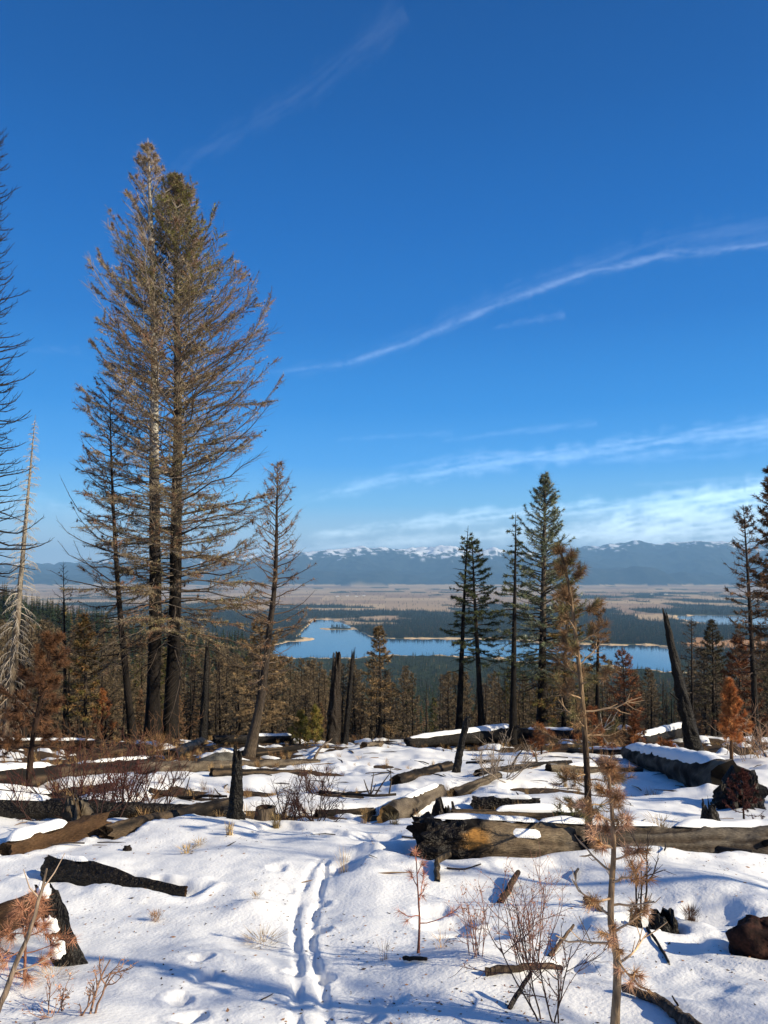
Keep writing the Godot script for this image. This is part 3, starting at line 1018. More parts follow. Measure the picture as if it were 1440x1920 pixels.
# standing burnt wood: jagged hollow tube, from its base along `axis`
func stump_thing(called: String, label: String, category: String, at: Vector2, h: float, r0: float, r1: float, axis: Vector3, P := {}) -> Node3D:
	var o := thing(called, label, category, on(at, -0.06), P.get("group", ""))
	var s: float = P.get("seed", 1.0)
	var nv: int = P.get("nv", 20)
	var nu: int = P.get("nu", 16)
	var jag: float = P.get("jag", 0.3)
	var flat: float = P.get("flat", 1.0)
	var rough: float = P.get("rough", 0.16)
	var low: Color = P.get("low", rgb(40, 37, 36))
	var high: Color = P.get("high", rgb(52, 48, 46))
	var p := PackedVector3Array()
	var inn := PackedVector3Array()
	var c := PackedColorArray()
	var turn: float = P.get("turn", 0.0)
	for i in nu:
		var u := i / float(nu - 1)
		for j in nv:
			var ang := TAU * j / nv
			var hh := h * (1.0 - jag * (0.5 + 0.9 * nz.get_noise_2d(cos(ang) * 2.3 + s * 4, sin(ang) * 2.3 + s)) - (jag * 0.45 if (j + int(s * 3)) % 3 == 0 else 0.0) - jag * 0.3 * absf(nf.get_noise_2d(j * 7.3, s * 5)))
			if P.has("peak"):
				hh = minf(h, hh + h * jag * 0.9 * maxf(0, cos(ang - P.peak)))
			var y := hh * u
			var rr: float = lerpf(r0, r1, u) * (1.0 + 0.45 * exp(-y / 0.12) * P.get("flare", 1.0)) * (1.0 + rough * (nf.get_noise_3d(cos(ang) * 1.6 + s, y * 0.7 / maxf(r0, 0.1), sin(ang) * 1.6) * 1.5 + nf.get_noise_3d(cos(ang) * 4, y * 3, sin(ang) * 4 + s)) - 0.2 * smoothstep(0.0, 0.35, nf.get_noise_3d(cos(ang) * 4.5, y * 0.9 / maxf(r0, 0.08) * 0.2, sin(ang) * 4.5 + s * 2)))
			var q := Vector3(cos(ang) * rr, 0, -sin(ang) * rr * flat).rotated(Vector3.UP, turn)
			var mid := Vector3.UP * y + Vector3(axis.x, 0, axis.z) * y + (P.get("bend", Vector3.ZERO) as Vector3) * u * u * h
			p.push_back(mid + q)
			inn.push_back(mid + q * lerpf(0.5, 0.74, u) - Vector3.UP * (0.0 if i == nu - 1 else 0.03))
			var f := nf.get_noise_3d(ang * 1.2, y * 2.5, s)
			c.push_back(low.lerp(high, clampf(u + f, 0, 1)).lerp(P.get("wood", rgb(112, 98, 82)), smoothstep(0.25, 0.45, nf.get_noise_3d(cos(ang) * 1.7 + s * 3, y * 0.9, sin(ang) * 1.7)) * (P.get("weathered", 0.35) as float)))
	var g := Geo.new()
	g.sheet(p, nu, nv, true, c)
	g.sheet(inn.slice(nu / 2 * nv), nu - nu / 2, nv, true, c.slice(nu / 2 * nv), true)
	var rim := p.slice((nu - 1) * nv)
	rim.append_array(inn.slice((nu - 1) * nv))
	var rc := c.slice((nu - 1) * nv)
	rc.append_array(rc.duplicate())
	g.sheet(rim, 2, nv, true, rc)
	var floor_ := inn.slice(nu / 2 * nv, (nu / 2 + 1) * nv)
	var mid2 := Vector3.ZERO
	for q in floor_:
		mid2 += q / nv
	g.fan(floor_, mid2, c.slice(0, nv), low)
	part("trunk", g, M.bark if P.get("bark", false) else M.char, o)
	# broken limbs or roots: height share, angle, length, radius, rise
	for st in P.get("limbs", []):
		var gl := Geo.new()
		var y0: float = h * st[0]
		var p0: Vector3 = Vector3(axis.x * y0, y0, axis.z * y0) + (P.get("bend", Vector3.ZERO) as Vector3) * st[0] * st[0] * h
		var d: Vector3 = Vector3(cos(st[1]), st[4], -sin(st[1])).normalized()
		var rr: float = lerpf(r0, r1, st[0]) * 0.5
		gl.tube(PackedVector3Array([p0 + d * rr, p0 + d * (rr + st[2] * 0.5) + Vector3(0.02, 0.03, 0.02), p0 + d * (rr + st[2]) + Vector3(0, st[2] * 0.25, 0)]), PackedFloat32Array([st[3], st[3] * 0.75, st[3] * 0.3]), 6, PackedColorArray([low, low, high]))
		part("limb_stub", gl, M.char, o)
	return o

# snow heaped on or stuck to something: blob with a flattened base, child "snow_cap"
func snow_blob(o: Node3D, at: Vector3, size: Vector3, seed_: float, basis_ := Basis.IDENTITY) -> void:
	var g := Geo.new()
	var p := PackedVector3Array()
	var c := PackedColorArray()
	for i in 9:
		var el := -0.35 + (PI / 2 + 0.35) * i / 8.0
		for j in 16:
			var a := TAU * j / 16
			var q := Vector3(cos(a) * cos(el), sin(el), -sin(a) * cos(el))
			q *= 1.0 + 0.38 * nz.get_noise_3d(q.x * 1.3 + seed_ * 5, q.y * 1.3, q.z * 1.3)
			p.push_back(at + basis_ * (q * size))
			c.push_back(rgb(233, 234, 235))
	g.sheet(p, 9, 16, true, c)
	part("snow_cap", g, M.snow_cap, o)

func stone(called: String, label: String, at: Vector2, size: Vector3, col: Color, col2: Color, seed_: float, rough := 0.3, lift := 0.0) -> Node3D:
	var o := thing(called, label, "rock", on(at, lift))
	var g := Geo.new()
	var p := PackedVector3Array()
	var c := PackedColorArray()
	for i in 21:
		var el := -PI / 2 + PI * i / 20.0
		for j in 32:
			var a := TAU * j / 32
			var q := Vector3(cos(a) * cos(el), sin(el), -sin(a) * cos(el))
			var f := nf.get_noise_3d(q.x * 2.2 + seed_ * 9, q.y * 2.2, q.z * 2.2)
			var cell := nz.get_noise_3d(q.x * 1.1, q.y * 1.1 + seed_ * 7, q.z * 1.1)
			q *= 1.0 + rough * (f * 0.6 + cell)
			p.push_back(q * size)
			c.push_back(col.lerp(col2, clampf(f * 1.5 + 0.4, 0, 1)))
	g.sheet(p, 21, 32, true, c)
	part("stone", g, M.rock, o)
	return o

func stick(called: String, label: String, pts: PackedVector3Array, r0: float, r1: float, col: Color, P := {}) -> Node3D:
	var o := thing(called, label, P.get("category", "branch"), pts[0], P.get("group", ""))
	var rng := RandomNumberGenerator.new()
	rng.seed = int(P.get("seed", 5))
	var loc := PackedVector3Array()
	for q in pts:
		loc.push_back(q - pts[0])
	var path := smooth_path(loc, P.get("steps", 14))
	var rr := PackedFloat32Array()
	var cc := PackedColorArray()
	for i in path.size():
		var f := i / float(path.size() - 1)
		rr.push_back(lerpf(r0, r1, f))
		cc.push_back(col)
		if i > 0 and i < path.size() - 1:
			path[i] += unit(rng) * r0 * 0.25
	var g := Geo.new()
	g.tube(path, rr, 7, cc, 0.3, rng, 0.14)
	part("wood", g, M.char if P.get("char", false) else M.bark, o)
	for k in int(P.get("side_twigs", 0)):
		var gt := Geo.new()
		var s := rng.randf_range(0.25, 0.95)
		var b := along(path, s)
		var d: Vector3 = (unit(rng) + Vector3.UP * 0.4 + (path[path.size() - 1] - path[0]).normalized() * 0.6).normalized() * P.get("twig_len", 0.2) * rng.randf_range(0.5, 1.2)
		gt.tube(PackedVector3Array([b, b + d * 0.5 + unit(rng) * 0.02, b + d]), PackedFloat32Array([r1 * 0.8, r1 * 0.6, r1 * 0.3]), 4, PackedColorArray([col, col, col]))
		part("twig", gt, M.twig, o)
	return o

# points on the ground, lifted
func laid(a: Array[Vector2], lift: float) -> PackedVector3Array:
	var out := PackedVector3Array()
	for q in a:
		out.push_back(on(q, lift))
	return out

func local(pts: PackedVector3Array) -> PackedVector3Array:
	var out := PackedVector3Array()
	for q in pts:
		out.push_back(q - pts[0])
	return out

# trunk points: the first is put on the ground
func rooted(pts: Array[Vector3]) -> PackedVector3Array:
	var out := PackedVector3Array(pts)
	out[0].y = top(pts[0].x, pts[0].z) - 0.08
	return out

func scatter(called: String, mesh: Mesh, m: Material, places: Array[Transform3D], tints: PackedColorArray) -> void:
	var mm := MultiMesh.new()
	mm.transform_format = MultiMesh.TRANSFORM_3D
	mm.use_colors = tints.size() > 0
	mm.mesh = mesh
	mm.instance_count = places.size()
	for i in places.size():
		mm.set_instance_transform(i, places[i])
		if tints.size():
			mm.set_instance_color(i, tints[i])
	var o := MultiMeshInstance3D.new()
	o.name = called
	o.multimesh = mm
	o.material_override = m
	o.set_meta("kind", "stuff")
	add_child(o, true)

func far_tree(seed_: int, tiers: int, spikes: int) -> ArrayMesh:
	var rng := RandomNumberGenerator.new()
	rng.seed = seed_
	var g := Geo.new()
	g.tube(PackedVector3Array([Vector3(0, -0.05, 0), Vector3(0, 1, 0)]), PackedFloat32Array([0.02, 0.004]), 4, PackedColorArray([Color(0.62, 0.55, 0.5), Color(0.62, 0.55, 0.5)]))
	for t in tiers:
		var u := t / float(tiers)
		var y := lerpf(0.18, 0.93, u)
		var r := 0.17 * pow(1 - u, 0.75) + 0.02
		for s in spikes:
			var a := TAU * (s + rng.randf()) / spikes + t
			var out := Vector3(cos(a), rng.randf_range(-0.45, 0.1), sin(a))
			var q := rng.randf_range(0.6, 1.25) * r
			var sh := rng.randf_range(0.75, 1.1)
			g.blade(Vector3(0, y + 0.03, 0) + out * 0.005, out * q, Vector3(-sin(a), rng.randf_range(-0.4, 0.4), cos(a)) * q * 0.42, Color(sh, sh, sh))
	return g.mesh()

func _ready() -> void:
	# ---------------------------------------------------------------- camera, light, air
	var cam := Camera3D.new()
	cam.name = "camera"
	cam.position = Vector3(0, 1.6, 0)
	cam.rotation_degrees = Vector3(4.5, 0, 0)
	cam.fov = 67.05
	cam.near = 0.05
	cam.far = 90000
	add_child(cam)
	nz.noise_type = FastNoiseLite.TYPE_SIMPLEX_SMOOTH
	nz.frequency = 1.0
	nz.fractal_type = FastNoiseLite.FRACTAL_NONE
	nz.seed = 11
	nf.noise_type = FastNoiseLite.TYPE_SIMPLEX_SMOOTH
	nf.frequency = 1.0
	nf.fractal_octaves = 4
	nf.seed = 23
	nr.noise_type = FastNoiseLite.TYPE_SIMPLEX_SMOOTH
	nr.frequency = 1.0
	nr.fractal_octaves = 5
	nr.seed = 5
	var az := deg_to_rad(22)
	var el := deg_to_rad(27)
	var to_sun := Vector3(cos(el) * cos(az), sin(el), cos(el) * sin(az))
	var sun := DirectionalLight3D.new()
	sun.name = "sun"
	sun.light_energy = 1.6
	sun.light_color = Color(1.0, 0.94, 0.82)
	sun.light_angular_distance = 0.5
	sun.shadow_enabled = true
	add_child(sun)
	sun.look_at_from_position(Vector3.ZERO, -to_sun)
	var env := Environment.new()
	env.background_mode = Environment.BG_SKY
	env.sky = Sky.new()
	var pano := PanoramaSkyMaterial.new()
	pano.panorama = make_sky(to_sun)
	env.sky.sky_material = pano
	env.tonemap_mode = Environment.TONE_MAPPER_LINEAR
	env.tonemap_exposure = 1.68
	env.fog_enabled = true
	env.fog_density = 0.000044
	env.fog_light_color = Color(0.6, 0.81, 1.0)
	env.sdfgi_enabled = true
	env.ssao_enabled = true
	env.ssil_enabled = true
	var we := WorldEnvironment.new()
	we.name = "world_environment"
	we.environment = env
	add_child(we)
	make_materials()
	build_ground()
	build_far_forest()
	build_trees()
	build_wood()
	build_plants()

func build_ground() -> void:
	# soil and hillside below the snow
	var rs := PackedFloat32Array([0.15])
	var r := 0.6
	while r < 440:
		rs.push_back(r)
		r *= 1.035
	rs.push_back(440)
	setting("hillside", polar(rs, angles(0.5, 45, 5), 0), M.soil)
	# snow: fine where the ground is near
	rs = PackedFloat32Array([0.1, 0.5, 0.9, 1.3, 1.8, 2.3])
	var q := 0.80
	while q > 0.2085:
		var d := 1.6 / (q - 0.165)
		rs.push_back(d)
		q -= 0.0021 if q > 0.25 else 0.0009
	for d in [37.5, 38.5, 39.5, 40.5, 42, 44, 47]:
		rs.push_back(d)
	rs.sort()
	setting("snow_ground", polar(rs, angles(0.15, 40, 5), 1), M.snow)
	# valley and mountains
	rs = PackedFloat32Array()
	r = 440
	while r < 1900:
		rs.push_back(r)
		r *= 1.05
	q = 0.15
	while q > 0.0175:
		rs.push_back(291.6 / q)
		q -= 0.0011
	r = 16900
	while r < 34000:
		rs.push_back(r)
		r += 170 if r < 28000 else 700
	rs.sort()
	setting("valley", polar(rs, angles(0.13, 33, 4), 2), M.far)
	var g := Geo.new()
	var ring := PackedVector3Array()
	var cols := PackedColorArray()
	for p in [Vector2(-5200, 1900), Vector2(5200, 1900), Vector2(5200, 6500), Vector2(-5200, 6500)]:
		ring.push_back(Vector3(p.x, LAKE, -p.y))
		cols.push_back(Color.WHITE)
	g.fan(ring, Vector3(0, LAKE, -4200), cols, Color.WHITE)
	setting("lake_water", g, M.water)

func build_far_forest() -> void:
	var rng := RandomNumberGenerator.new()
	rng.seed = 91
	var kinds := [far_tree(1, 9, 7), far_tree(2, 8, 6), far_tree(3, 10, 6)]
	var spots: Array = [[] as Array[Transform3D], [] as Array[Transform3D], [] as Array[Transform3D]]
	var tints := [PackedColorArray(), PackedColorArray(), PackedColorArray()]
	# hillside between the near trees and the lake
	var n := 0
	while n < 34000:
		var u := rng.randf()
		var r := 190.0 * pow(2750.0 / 190.0, pow(u, 0.8))
		var t := rng.randf_range(-0.66, 0.66)
		n += 1
		var x := r * sin(t)
		var z := -r * cos(t)
		if r > 1900 and shore(x, -z) < 45:
			continue
		var h := rng.randf_range(9, 19) * (0.8 if r < 400 else 1.1)
		var k := rng.randi() % 3
		var y := land(x, z)
		spots[k].push_back(Transform3D(Basis(Vector3.UP, rng.randf() * TAU).scaled(Vector3(h * rng.randf_range(0.8, 1.2), h, h)), Vector3(x, y - 0.5, z)))
		var burnt := clampf(1.15 - r / 900.0 + nz.get_noise_2d(x * 0.008, z * 0.008) * 0.8, 0, 1)
		if x < -60 and r > 330:
			burnt *= 0.55
		var c := lin(56, 66, 42)
		var pick := rng.randf()
		if pick < burnt * 0.8:
			c = lin(104, 82, 58) if rng.randf() < 0.6 else lin(66, 56, 46)
		elif rng.randf() < 0.08:
			c = lin(118, 100, 54)
		tints[k].push_back(c * rng.randf_range(0.7, 1.2))
	for k in 3:
		scatter("hillside_forest" if k == 0 else "hillside_forest_%03d" % k, kinds[k], M.far_tree if M.has("far_tree") else far_mat(), spots[k], tints[k])
	spots = [[] as Array[Transform3D], [] as Array[Transform3D], [] as Array[Transform3D]]
	tints = [PackedColorArray(), PackedColorArray(), PackedColorArray()]
	n = 0
	while n < 90000:
		n += 1
		var q := rng.randf_range(0.0245, 0.105)
		var r := 291.6 / q
		var t := rng.randf_range(-0.56, 0.56)
		var x := r * sin(t)
		var z := -r * cos(t)
		if shore(x, -z) < 60:
			continue
		var w := wooded(x, -z)
		if w < 0.45 and rng.randf() > 0.04:
			continue
		var h := rng.randf_range(15, 27)
		var k := rng.randi() % 3
		spots[k].push_back(Transform3D(Basis(Vector3.UP, rng.randf() * TAU).scaled(Vector3(h * 1.35, h, h * 1.35)), Vector3(x, land(x, z) - 0.5, z)))
		tints[k].push_back((lin(54, 62, 42) if rng.randf() < 0.9 else lin(92, 82, 52)) * rng.randf_range(0.7, 1.2))
	for k in 3:
		scatter("valley_forest" if k == 0 else "valley_forest_%03d" % k, kinds[k], far_mat(), spots[k], tints[k])
	# farm buildings out on the plain
	var i := 0
	for f in [Vector2(-330, 9300), Vector2(-450, 9500), Vector2(-560, 9350), Vector2(-250, 9650), Vector2(3550, 10300), Vector2(3720, 10250)]:
		var o := thing("farm_building", "tiny pale farm building far out on the tan valley plain", "building", Vector3(f.x, land(f.x, -f.y) - 1, -f.y), "farm buildings on the valley plain")
		var bm := BoxMesh.new()
		bm.size = Vector3(34 + i * 2, 9, 16)
		var b := MeshInstance3D.new()
		b.name = "wall"
		b.mesh = bm
		b.position.y = 4.5
		var wm := StandardMaterial3D.new()
		wm.albedo_color = rgb(225, 222, 215)
		b.material_override = wm
		o.add_child(b)
		var pm := PrismMesh.new()
		pm.size = Vector3(36 + i * 2, 6, 18)
		var rf := MeshInstance3D.new()
		rf.name = "roof"
		rf.mesh = pm
		rf.position.y = 12
		var rm := StandardMaterial3D.new()
		rm.albedo_color = rgb(150, 160, 175) if i % 2 else rgb(190, 185, 180)
		rf.material_override = rm
		o.add_child(rf)
		i += 1

func far_mat() -> StandardMaterial3D:
	if not M.has("far_tree"):
		var m := StandardMaterial3D.new()
		m.vertex_color_use_as_albedo = true
		m.roughness = 0.95
		m.metallic_specular = 0.1
		M.far_tree = m
	return M.far_tree

func build_trees() -> void:
	var P := {}
	var o: Node3D
	var path: PackedVector3Array
	# the tall pair
	path = rooted([Vector3(-9.999, -5.615, -34), Vector3(-9.987, -0.161, -34), Vector3(-10.2, 5.708, -34.1), Vector3(-10.424, 13.005, -34.2), Vector3(-10.96, 21.729, -34.4)])
	o = thing("tall_fir", "tallest conifer, straight black trunk turning white high up, thin brown crown", "tree", path[0])
	conifer(o, {"seed": 11, "H": 27.0, "path": local(path), "r": 0.3, "sides": 12, "hero": true, "c0": 0.15, "R": 2.8, "nb": 250, "pack": 0.85, "pexp": 0.42, "foot": 0.95, "inc_top": 1.0, "inc_low": -0.28, "droop": 0.36, "up": 0.36, "twigs": 26, "blades": 48, "bl": 0.13, "bw": 0.0085, "twig_r": 0.006, "cols": [rgb(138, 124, 102), rgb(122, 108, 88), rgb(152, 134, 108), rgb(134, 104, 82)], "clear": 0.5, "branch": rgb(158, 146, 132), "low": rgb(46, 41, 38), "high": rgb(226, 218, 206), "split": 0.42, "bare": 0.42, "bare_below": 0.24, "cones": 0.10, "side": Vector3(-0.04, 0, 0), "brad": 0.007, "tl": 1.5, "cone": 0.42, "lace": 9, "most": 1.05, "taper": 0.62})
	path = rooted([Vector3(-9.377, -5.699, -34.5), Vector3(-9.283, -1.357, -34.5), Vector3(-9.288, 3.36, -34.5), Vector3(-9.369, 10.629, -34.5), Vector3(-9.718, 20.24, -34.5)])
	o = thing("tall_fir", "second tallest conifer, right of the white topped one, dense brown crown with olive top", "tree", path[0])
	conifer(o, {"seed": 12, "H": 25.5, "path": local(path), "r": 0.32, "sides": 12, "hero": true, "c0": 0.15, "R": 4.3, "nb": 310, "pack": 0.88, "pexp": 0.45, "foot": 0.9, "inc_top": 1.0, "inc_low": -0.28, "droop": 0.38, "up": 0.36, "twigs": 30, "blades": 50, "bl": 0.13, "bw": 0.009, "twig_r": 0.007, "cols": [rgb(136, 122, 100), rgb(120, 108, 88), rgb(148, 132, 106), rgb(138, 106, 84), rgb(132, 122, 88)], "clear": 0.28, "branch": rgb(108, 96, 84), "low": rgb(44, 39, 36), "high": rgb(160, 148, 134), "split": 0.6, "bare": 0.14, "bare_below": 0.2, "cones": 0.16, "side": Vector3(0.05, 0, 0), "top_green": 0.70, "brad": 0.007, "tl": 1.5, "cone": 0.52, "lace": 9, "most": 1.05, "taper": 0.7})
	path = rooted([Vector3(-10.485, -5.403, -33), Vector3(-10.98, -1.896, -33), Vector3(-11.398, 1.92, -33), Vector3(-11.716, 6.037, -33), Vector3(-11.909, 9.648, -33)])
	o = thing("leaning_fir", "thin black conifer leaning left, beside the tall pair, brown clusters at branch tips", "tree", path[0])
	conifer(o, {"seed": 13, "H": 15.5, "path": local(path), "r": 0.16, "sides": 9, "hero": true, "c0": 0.22, "R": 2.3, "nb": 96, "pexp": 0.4, "foot": 0.9, "inc_top": 0.6, "inc_low": -0.1, "droop": 0.5, "up": 0.62, "twigs": 15, "blades": 30, "bl": 0.12, "bw": 0.01, "cols": [rgb(100, 82, 66), rgb(90, 74, 60), rgb(116, 96, 74)], "branch": rgb(66, 58, 52), "low": rgb(44, 39, 36), "high": rgb(62, 55, 50), "bare": 0.4, "cones": 0.22, "side": Vector3(-0.22, 0, 0), "brad": 0.008, "lace": 6, "bare_below": 0.3})
	path = rooted([Vector3(-4.408, -4.239, -25.6), Vector3(-4.046, -2.519, -25.8), Vector3(-3.853, -0.628, -26), Vector3(-3.645, 1.495, -26), Vector3(-3.617, 3.827, -26), Vector3(-3.598, 5.369, -26)])
	o = thing("bent_fir", "thin conifer with bent grey trunk, sparse tan foliage, in front of the lake", "tree", path[0])
	conifer(o, {"seed": 14, "H": 9.8, "path": local(path), "r": 0.16, "sides": 10, "hero": true, "c0": 0.24, "R": 1.65, "nb": 96, "pexp": 0.5, "foot": 0.6, "inc_top": 0.7, "inc_low": -0.15, "droop": 0.35, "up": 0.45, "twigs": 16, "blades": 26, "bl": 0.09, "bw": 0.007, "twig_r": 0.004, "cols": [rgb(148, 126, 98), rgb(126, 106, 84), rgb(132, 100, 76)], "branch": rgb(92, 80, 70), "low": rgb(98, 86, 74), "high": rgb(70, 62, 56), "split": 0.2, "bare": 0.42, "cones": 0.1, "brad": 0.009, "lace": 5})
	path = rooted([Vector3(-4.579, -4.509, -28), Vector3(-4.453, -2.495, -28), Vector3(-4.407, -0.041, -28)])
	o = thing("bushy_fir", "short bushy tan brown fir behind the bent grey trunk", "tree", path[0])
	conifer(o, {"seed": 15, "H": 4.8, "path": local(path), "r": 0.09, "c0": 0.2, "R": 1.35, "nb": 60, "pexp": 0.5, "foot": 0.8, "inc_top": 0.6, "inc_low": -0.1, "droop": 0.3, "up": 0.3, "twigs": 14, "blades": 60, "bl": 0.1, "bw": 0.008, "cols": [rgb(140, 118, 88), rgb(124, 104, 78), rgb(110, 92, 70)], "bare": 0.1})
	path = rooted([Vector3(-11.129, -3.694, -22), Vector3(-11.329, 2.722, -22), Vector3(-11.518, 8.937, -22), Vector3(-11.542, 15.068, -22)])
	o = thing("burnt_fir", "tall burnt conifer at the left edge, only black upswept bare branches in view", "tree", path[0])
	conifer(o, {"seed": 16, "H": 18.5, "path": local(path), "r": 0.2, "hero": true, "c0": 0.25, "R": 1.5, "nb": 280, "pexp": 0.5, "foot": 0.9, "inc_top": 0.5, "inc_low": -0.05, "droop": 0.45, "up": 0.5, "twigs": 14, "blades": 0, "bl": 0.1, "bw": 0.01, "branch": rgb(46, 42, 40), "low": rgb(40, 37, 35), "high": rgb(48, 44, 42), "bare": 1.0, "twig_r": 0.007, "tip_up": 0.3, "brad": 0.014, "least": 0.3})
	path = rooted([Vector3(-14.389, -3.99, -30), Vector3(-14.125, -0.158, -30), Vector3(-13.912, 4.169, -30), Vector3(-13.708, 7.788, -30)])
	o = thing("silver_snag", "bleached white dead fir with weeping bare branches at far left", "tree", path[0])
	conifer(o, {"seed": 17, "H": 12.0, "path": local(path), "r": 0.17, "hero": true, "c0": 0.06, "R": 0.9, "nb": 150, "pexp": 0.6, "foot": 1.0, "inc_top": 0.3, "inc_low": -0.35, "droop": 0.75, "up": 0.1, "twigs": 11, "blades": 0, "bl": 0.1, "bw": 0.01, "branch": rgb(172, 163, 150), "low": rgb(140, 124, 106), "high": rgb(170, 160, 146), "split": 0.4, "bare": 1.0, "weep": 0.7, "twig_r": 0.009, "tl": 1.4, "brad": 0.009})
	path = rooted([Vector3(-15.101, -5.469, -33), Vector3(-15.161, -3.227, -33), Vector3(-15.3, -0.669, -33)])
	o = thing("charred_pole", "thin black branchless pole in front of the bleached snag's foot", "tree", path[0])
	conifer(o, {"seed": 18, "H": 4.9, "path": local(path), "r": 0.13, "c0": 0.5, "R": 0.35, "nb": 9, "inc_top": 0.2, "inc_low": 0.0, "droop": 0.1, "up": 0.0, "twigs": 3, "blades": 0, "bl": 0.1, "bw": 0.01, "bare": 1.0, "branch": rgb(48, 44, 42), "high": rgb(48, 44, 42)})
	# the middle group
	path = rooted([Vector3(3.457, -5.807, -36.5), Vector3(3.633, -2.267, -36.5), Vector3(3.811, 1.203, -36.5), Vector3(3.984, 3.84, -36.5)])
	o = thing("dead_spire", "black dead spire with few ragged boughs, left of the green tiered fir", "tree", path[0])
	conifer(o, {"seed": 19, "H": 10.0, "path": local(path), "r": 0.16, "sides": 9, "hero": true, "c0": 0.3, "R": 0.95, "nb": 52, "pexp": 0.5, "foot": 0.8, "inc_top": 0.2, "inc_low": -0.25, "droop": 0.2, "up": 0.2, "twigs": 9, "blades": 20, "bl": 0.15, "bw": 0.016, "cols": [rgb(76, 82, 56), rgb(66, 72, 52)], "branch": rgb(52, 48, 44), "low": rgb(40, 37, 35), "high": rgb(46, 42, 40), "bare": 0.42, "bare_below": 0.42, "side": Vector3(-0.25, 0, 0)})
	path = rooted([Vector3(4.568, -5.807, -36.5), Vector3(4.4, -2.759, -36.5), Vector3(4.235, 0.953, -36.5), Vector3(4.157, 3.386, -36.5)])
	o = thing("tiered_fir", "dark green fir in flat tiers with bare lower trunk, above the lake", "tree", path[0])
	conifer(o, {"seed": 20, "H": 9.4, "path": local(path), "r": 0.16, "sides": 9, "hero": true, "c0": 0.38, "R": 1.5, "nb": 90, "pexp": 0.62, "foot": 0.8, "inc_top": 0.35, "inc_low": -0.22, "droop": 0.12, "up": 0.16, "twigs": 17, "blades": 44, "bl": 0.11, "bw": 0.01, "cols": [rgb(84, 92, 64), rgb(74, 84, 58), rgb(98, 104, 74)], "branch": rgb(62, 56, 50), "low": rgb(44, 40, 38), "high": rgb(84, 76, 68), "bare": 0.1, "lace": 4})
	path = rooted([Vector3(7.184, -5.777, -36), Vector3(7.326, -1.485, -36), Vector3(7.435, 2.196, -36), Vector3(7.578, 6.365, -36)])
	o = thing("green_fir", "tallest green fir of the middle group, full pointed grey green crown", "tree", path[0])
	conifer(o, {"seed": 21, "H": 12.4, "path": local(path), "r": 0.24, "sides": 10, "hero": true, "c0": 0.2, "R": 2.3, "nb": 210, "pexp": 0.55, "foot": 0.7, "inc_top": 0.6, "inc_low": -0.25, "droop": 0.22, "up": 0.28, "twigs": 18, "blades": 40, "bl": 0.12, "bw": 0.01, "cols": [rgb(128, 136, 110), rgb(112, 122, 94), rgb(150, 156, 136), rgb(100, 108, 80)], "branch": rgb(84, 76, 68), "low": rgb(52, 46, 42), "high": rgb(120, 110, 98), "split": 0.4, "bare": 0.16, "bare_below": 0.26, "lace": 5, "cone": 0.75})
	path = rooted([Vector3(5.049, -5.102, -31), Vector3(5.165, -1.057, -31), Vector3(5.241, 1.475, -31), Vector3(5.297, 4.04, -31)])
	o = thing("thin_spire", "thin black spire with thick burnt foot, left of the tallest green fir", "tree", path[0])
	conifer(o, {"seed": 22, "H": 9.3, "path": local(path), "r": 0.15, "sides": 9, "hero": true, "c0": 0.3, "R": 0.8, "nb": 56, "pexp": 0.6, "foot": 0.7, "inc_top": 0.1, "inc_low": -0.3, "droop": 0.25, "up": 0.2, "twigs": 9, "blades": 22, "bl": 0.14, "bw": 0.016, "cols": [rgb(80, 86, 60), rgb(72, 74, 54)], "branch": rgb(54, 48, 45), "low": rgb(38, 35, 33), "high": rgb(50, 46, 43), "bare": 0.3, "side": Vector3(-0.35, 0, 0)})
	path = rooted([Vector3(7.952, -5.712, -35), Vector3(8.105, -2.58, -35), Vector3(8.321, 1.339, -35)])
	o = thing("olive_pine", "drooping olive and brown fir close right of the tallest green fir", "tree", path[0])
	conifer(o, {"seed": 23, "H": 7.4, "path": local(path), "r": 0.12, "c0": 0.12, "R": 1.5, "nb": 80, "pexp": 0.6, "foot": 0.9, "inc_top": 0.6, "inc_low": -0.3, "droop": 0.4, "up": 0.2, "twigs": 14, "blades": 50, "bl": 0.12, "bw": 0.01, "cols": [rgb(124, 104, 64), rgb(104, 98, 58), rgb(136, 106, 70)], "bare": 0.15, "weep": 0.25})
	# right edge
	path = rooted([Vector3(13.476, -4.75, -28.5), Vector3(13.432, -1.803, -28.5), Vector3(13.384, 1.095, -28.5), Vector3(13.299, 4.14, -28.5)])
	o = thing("sparse_fir", "tall sparse brown conifer near the right edge with bare ragged boughs", "tree", path[0])
	conifer(o, {"seed": 24, "H": 9.2, "path": local(path), "r": 0.13, "hero": true, "c0": 0.3, "R": 1.1, "nb": 80, "pexp": 0.5, "foot": 0.9, "inc_top": 0.5, "inc_low": 0.0, "droop": 0.3, "up": 0.4, "twigs": 12, "blades": 20, "bl": 0.13, "bw": 0.014, "cols": [rgb(104, 84, 66), rgb(124, 94, 68), rgb(92, 78, 62)], "branch": rgb(66, 58, 54), "low": rgb(46, 42, 40), "high": rgb(70, 62, 57), "bare": 0.35, "lace": 5})
	path = rooted([Vector3(12.019, -3.985, -24), Vector3(12.128, 0.357, -24), Vector3(12.18, 4.995, -24)])
	o = thing("edge_fir", "dark brown conifer cut off by the right edge, dense drooping boughs", "tree", path[0])
	conifer(o, {"seed": 25, "H": 9.2, "path": local(path), "r": 0.15, "c0": 0.35, "R": 1.0, "nb": 90, "pexp": 0.5, "foot": 0.9, "inc_top": 0.4, "inc_low": -0.1, "droop": 0.3, "up": 0.3, "twigs": 14, "blades": 26, "bl": 0.14, "bw": 0.015, "cols": [rgb(92, 74, 58), rgb(76, 66, 54), rgb(110, 82, 60)], "bare": 0.15})
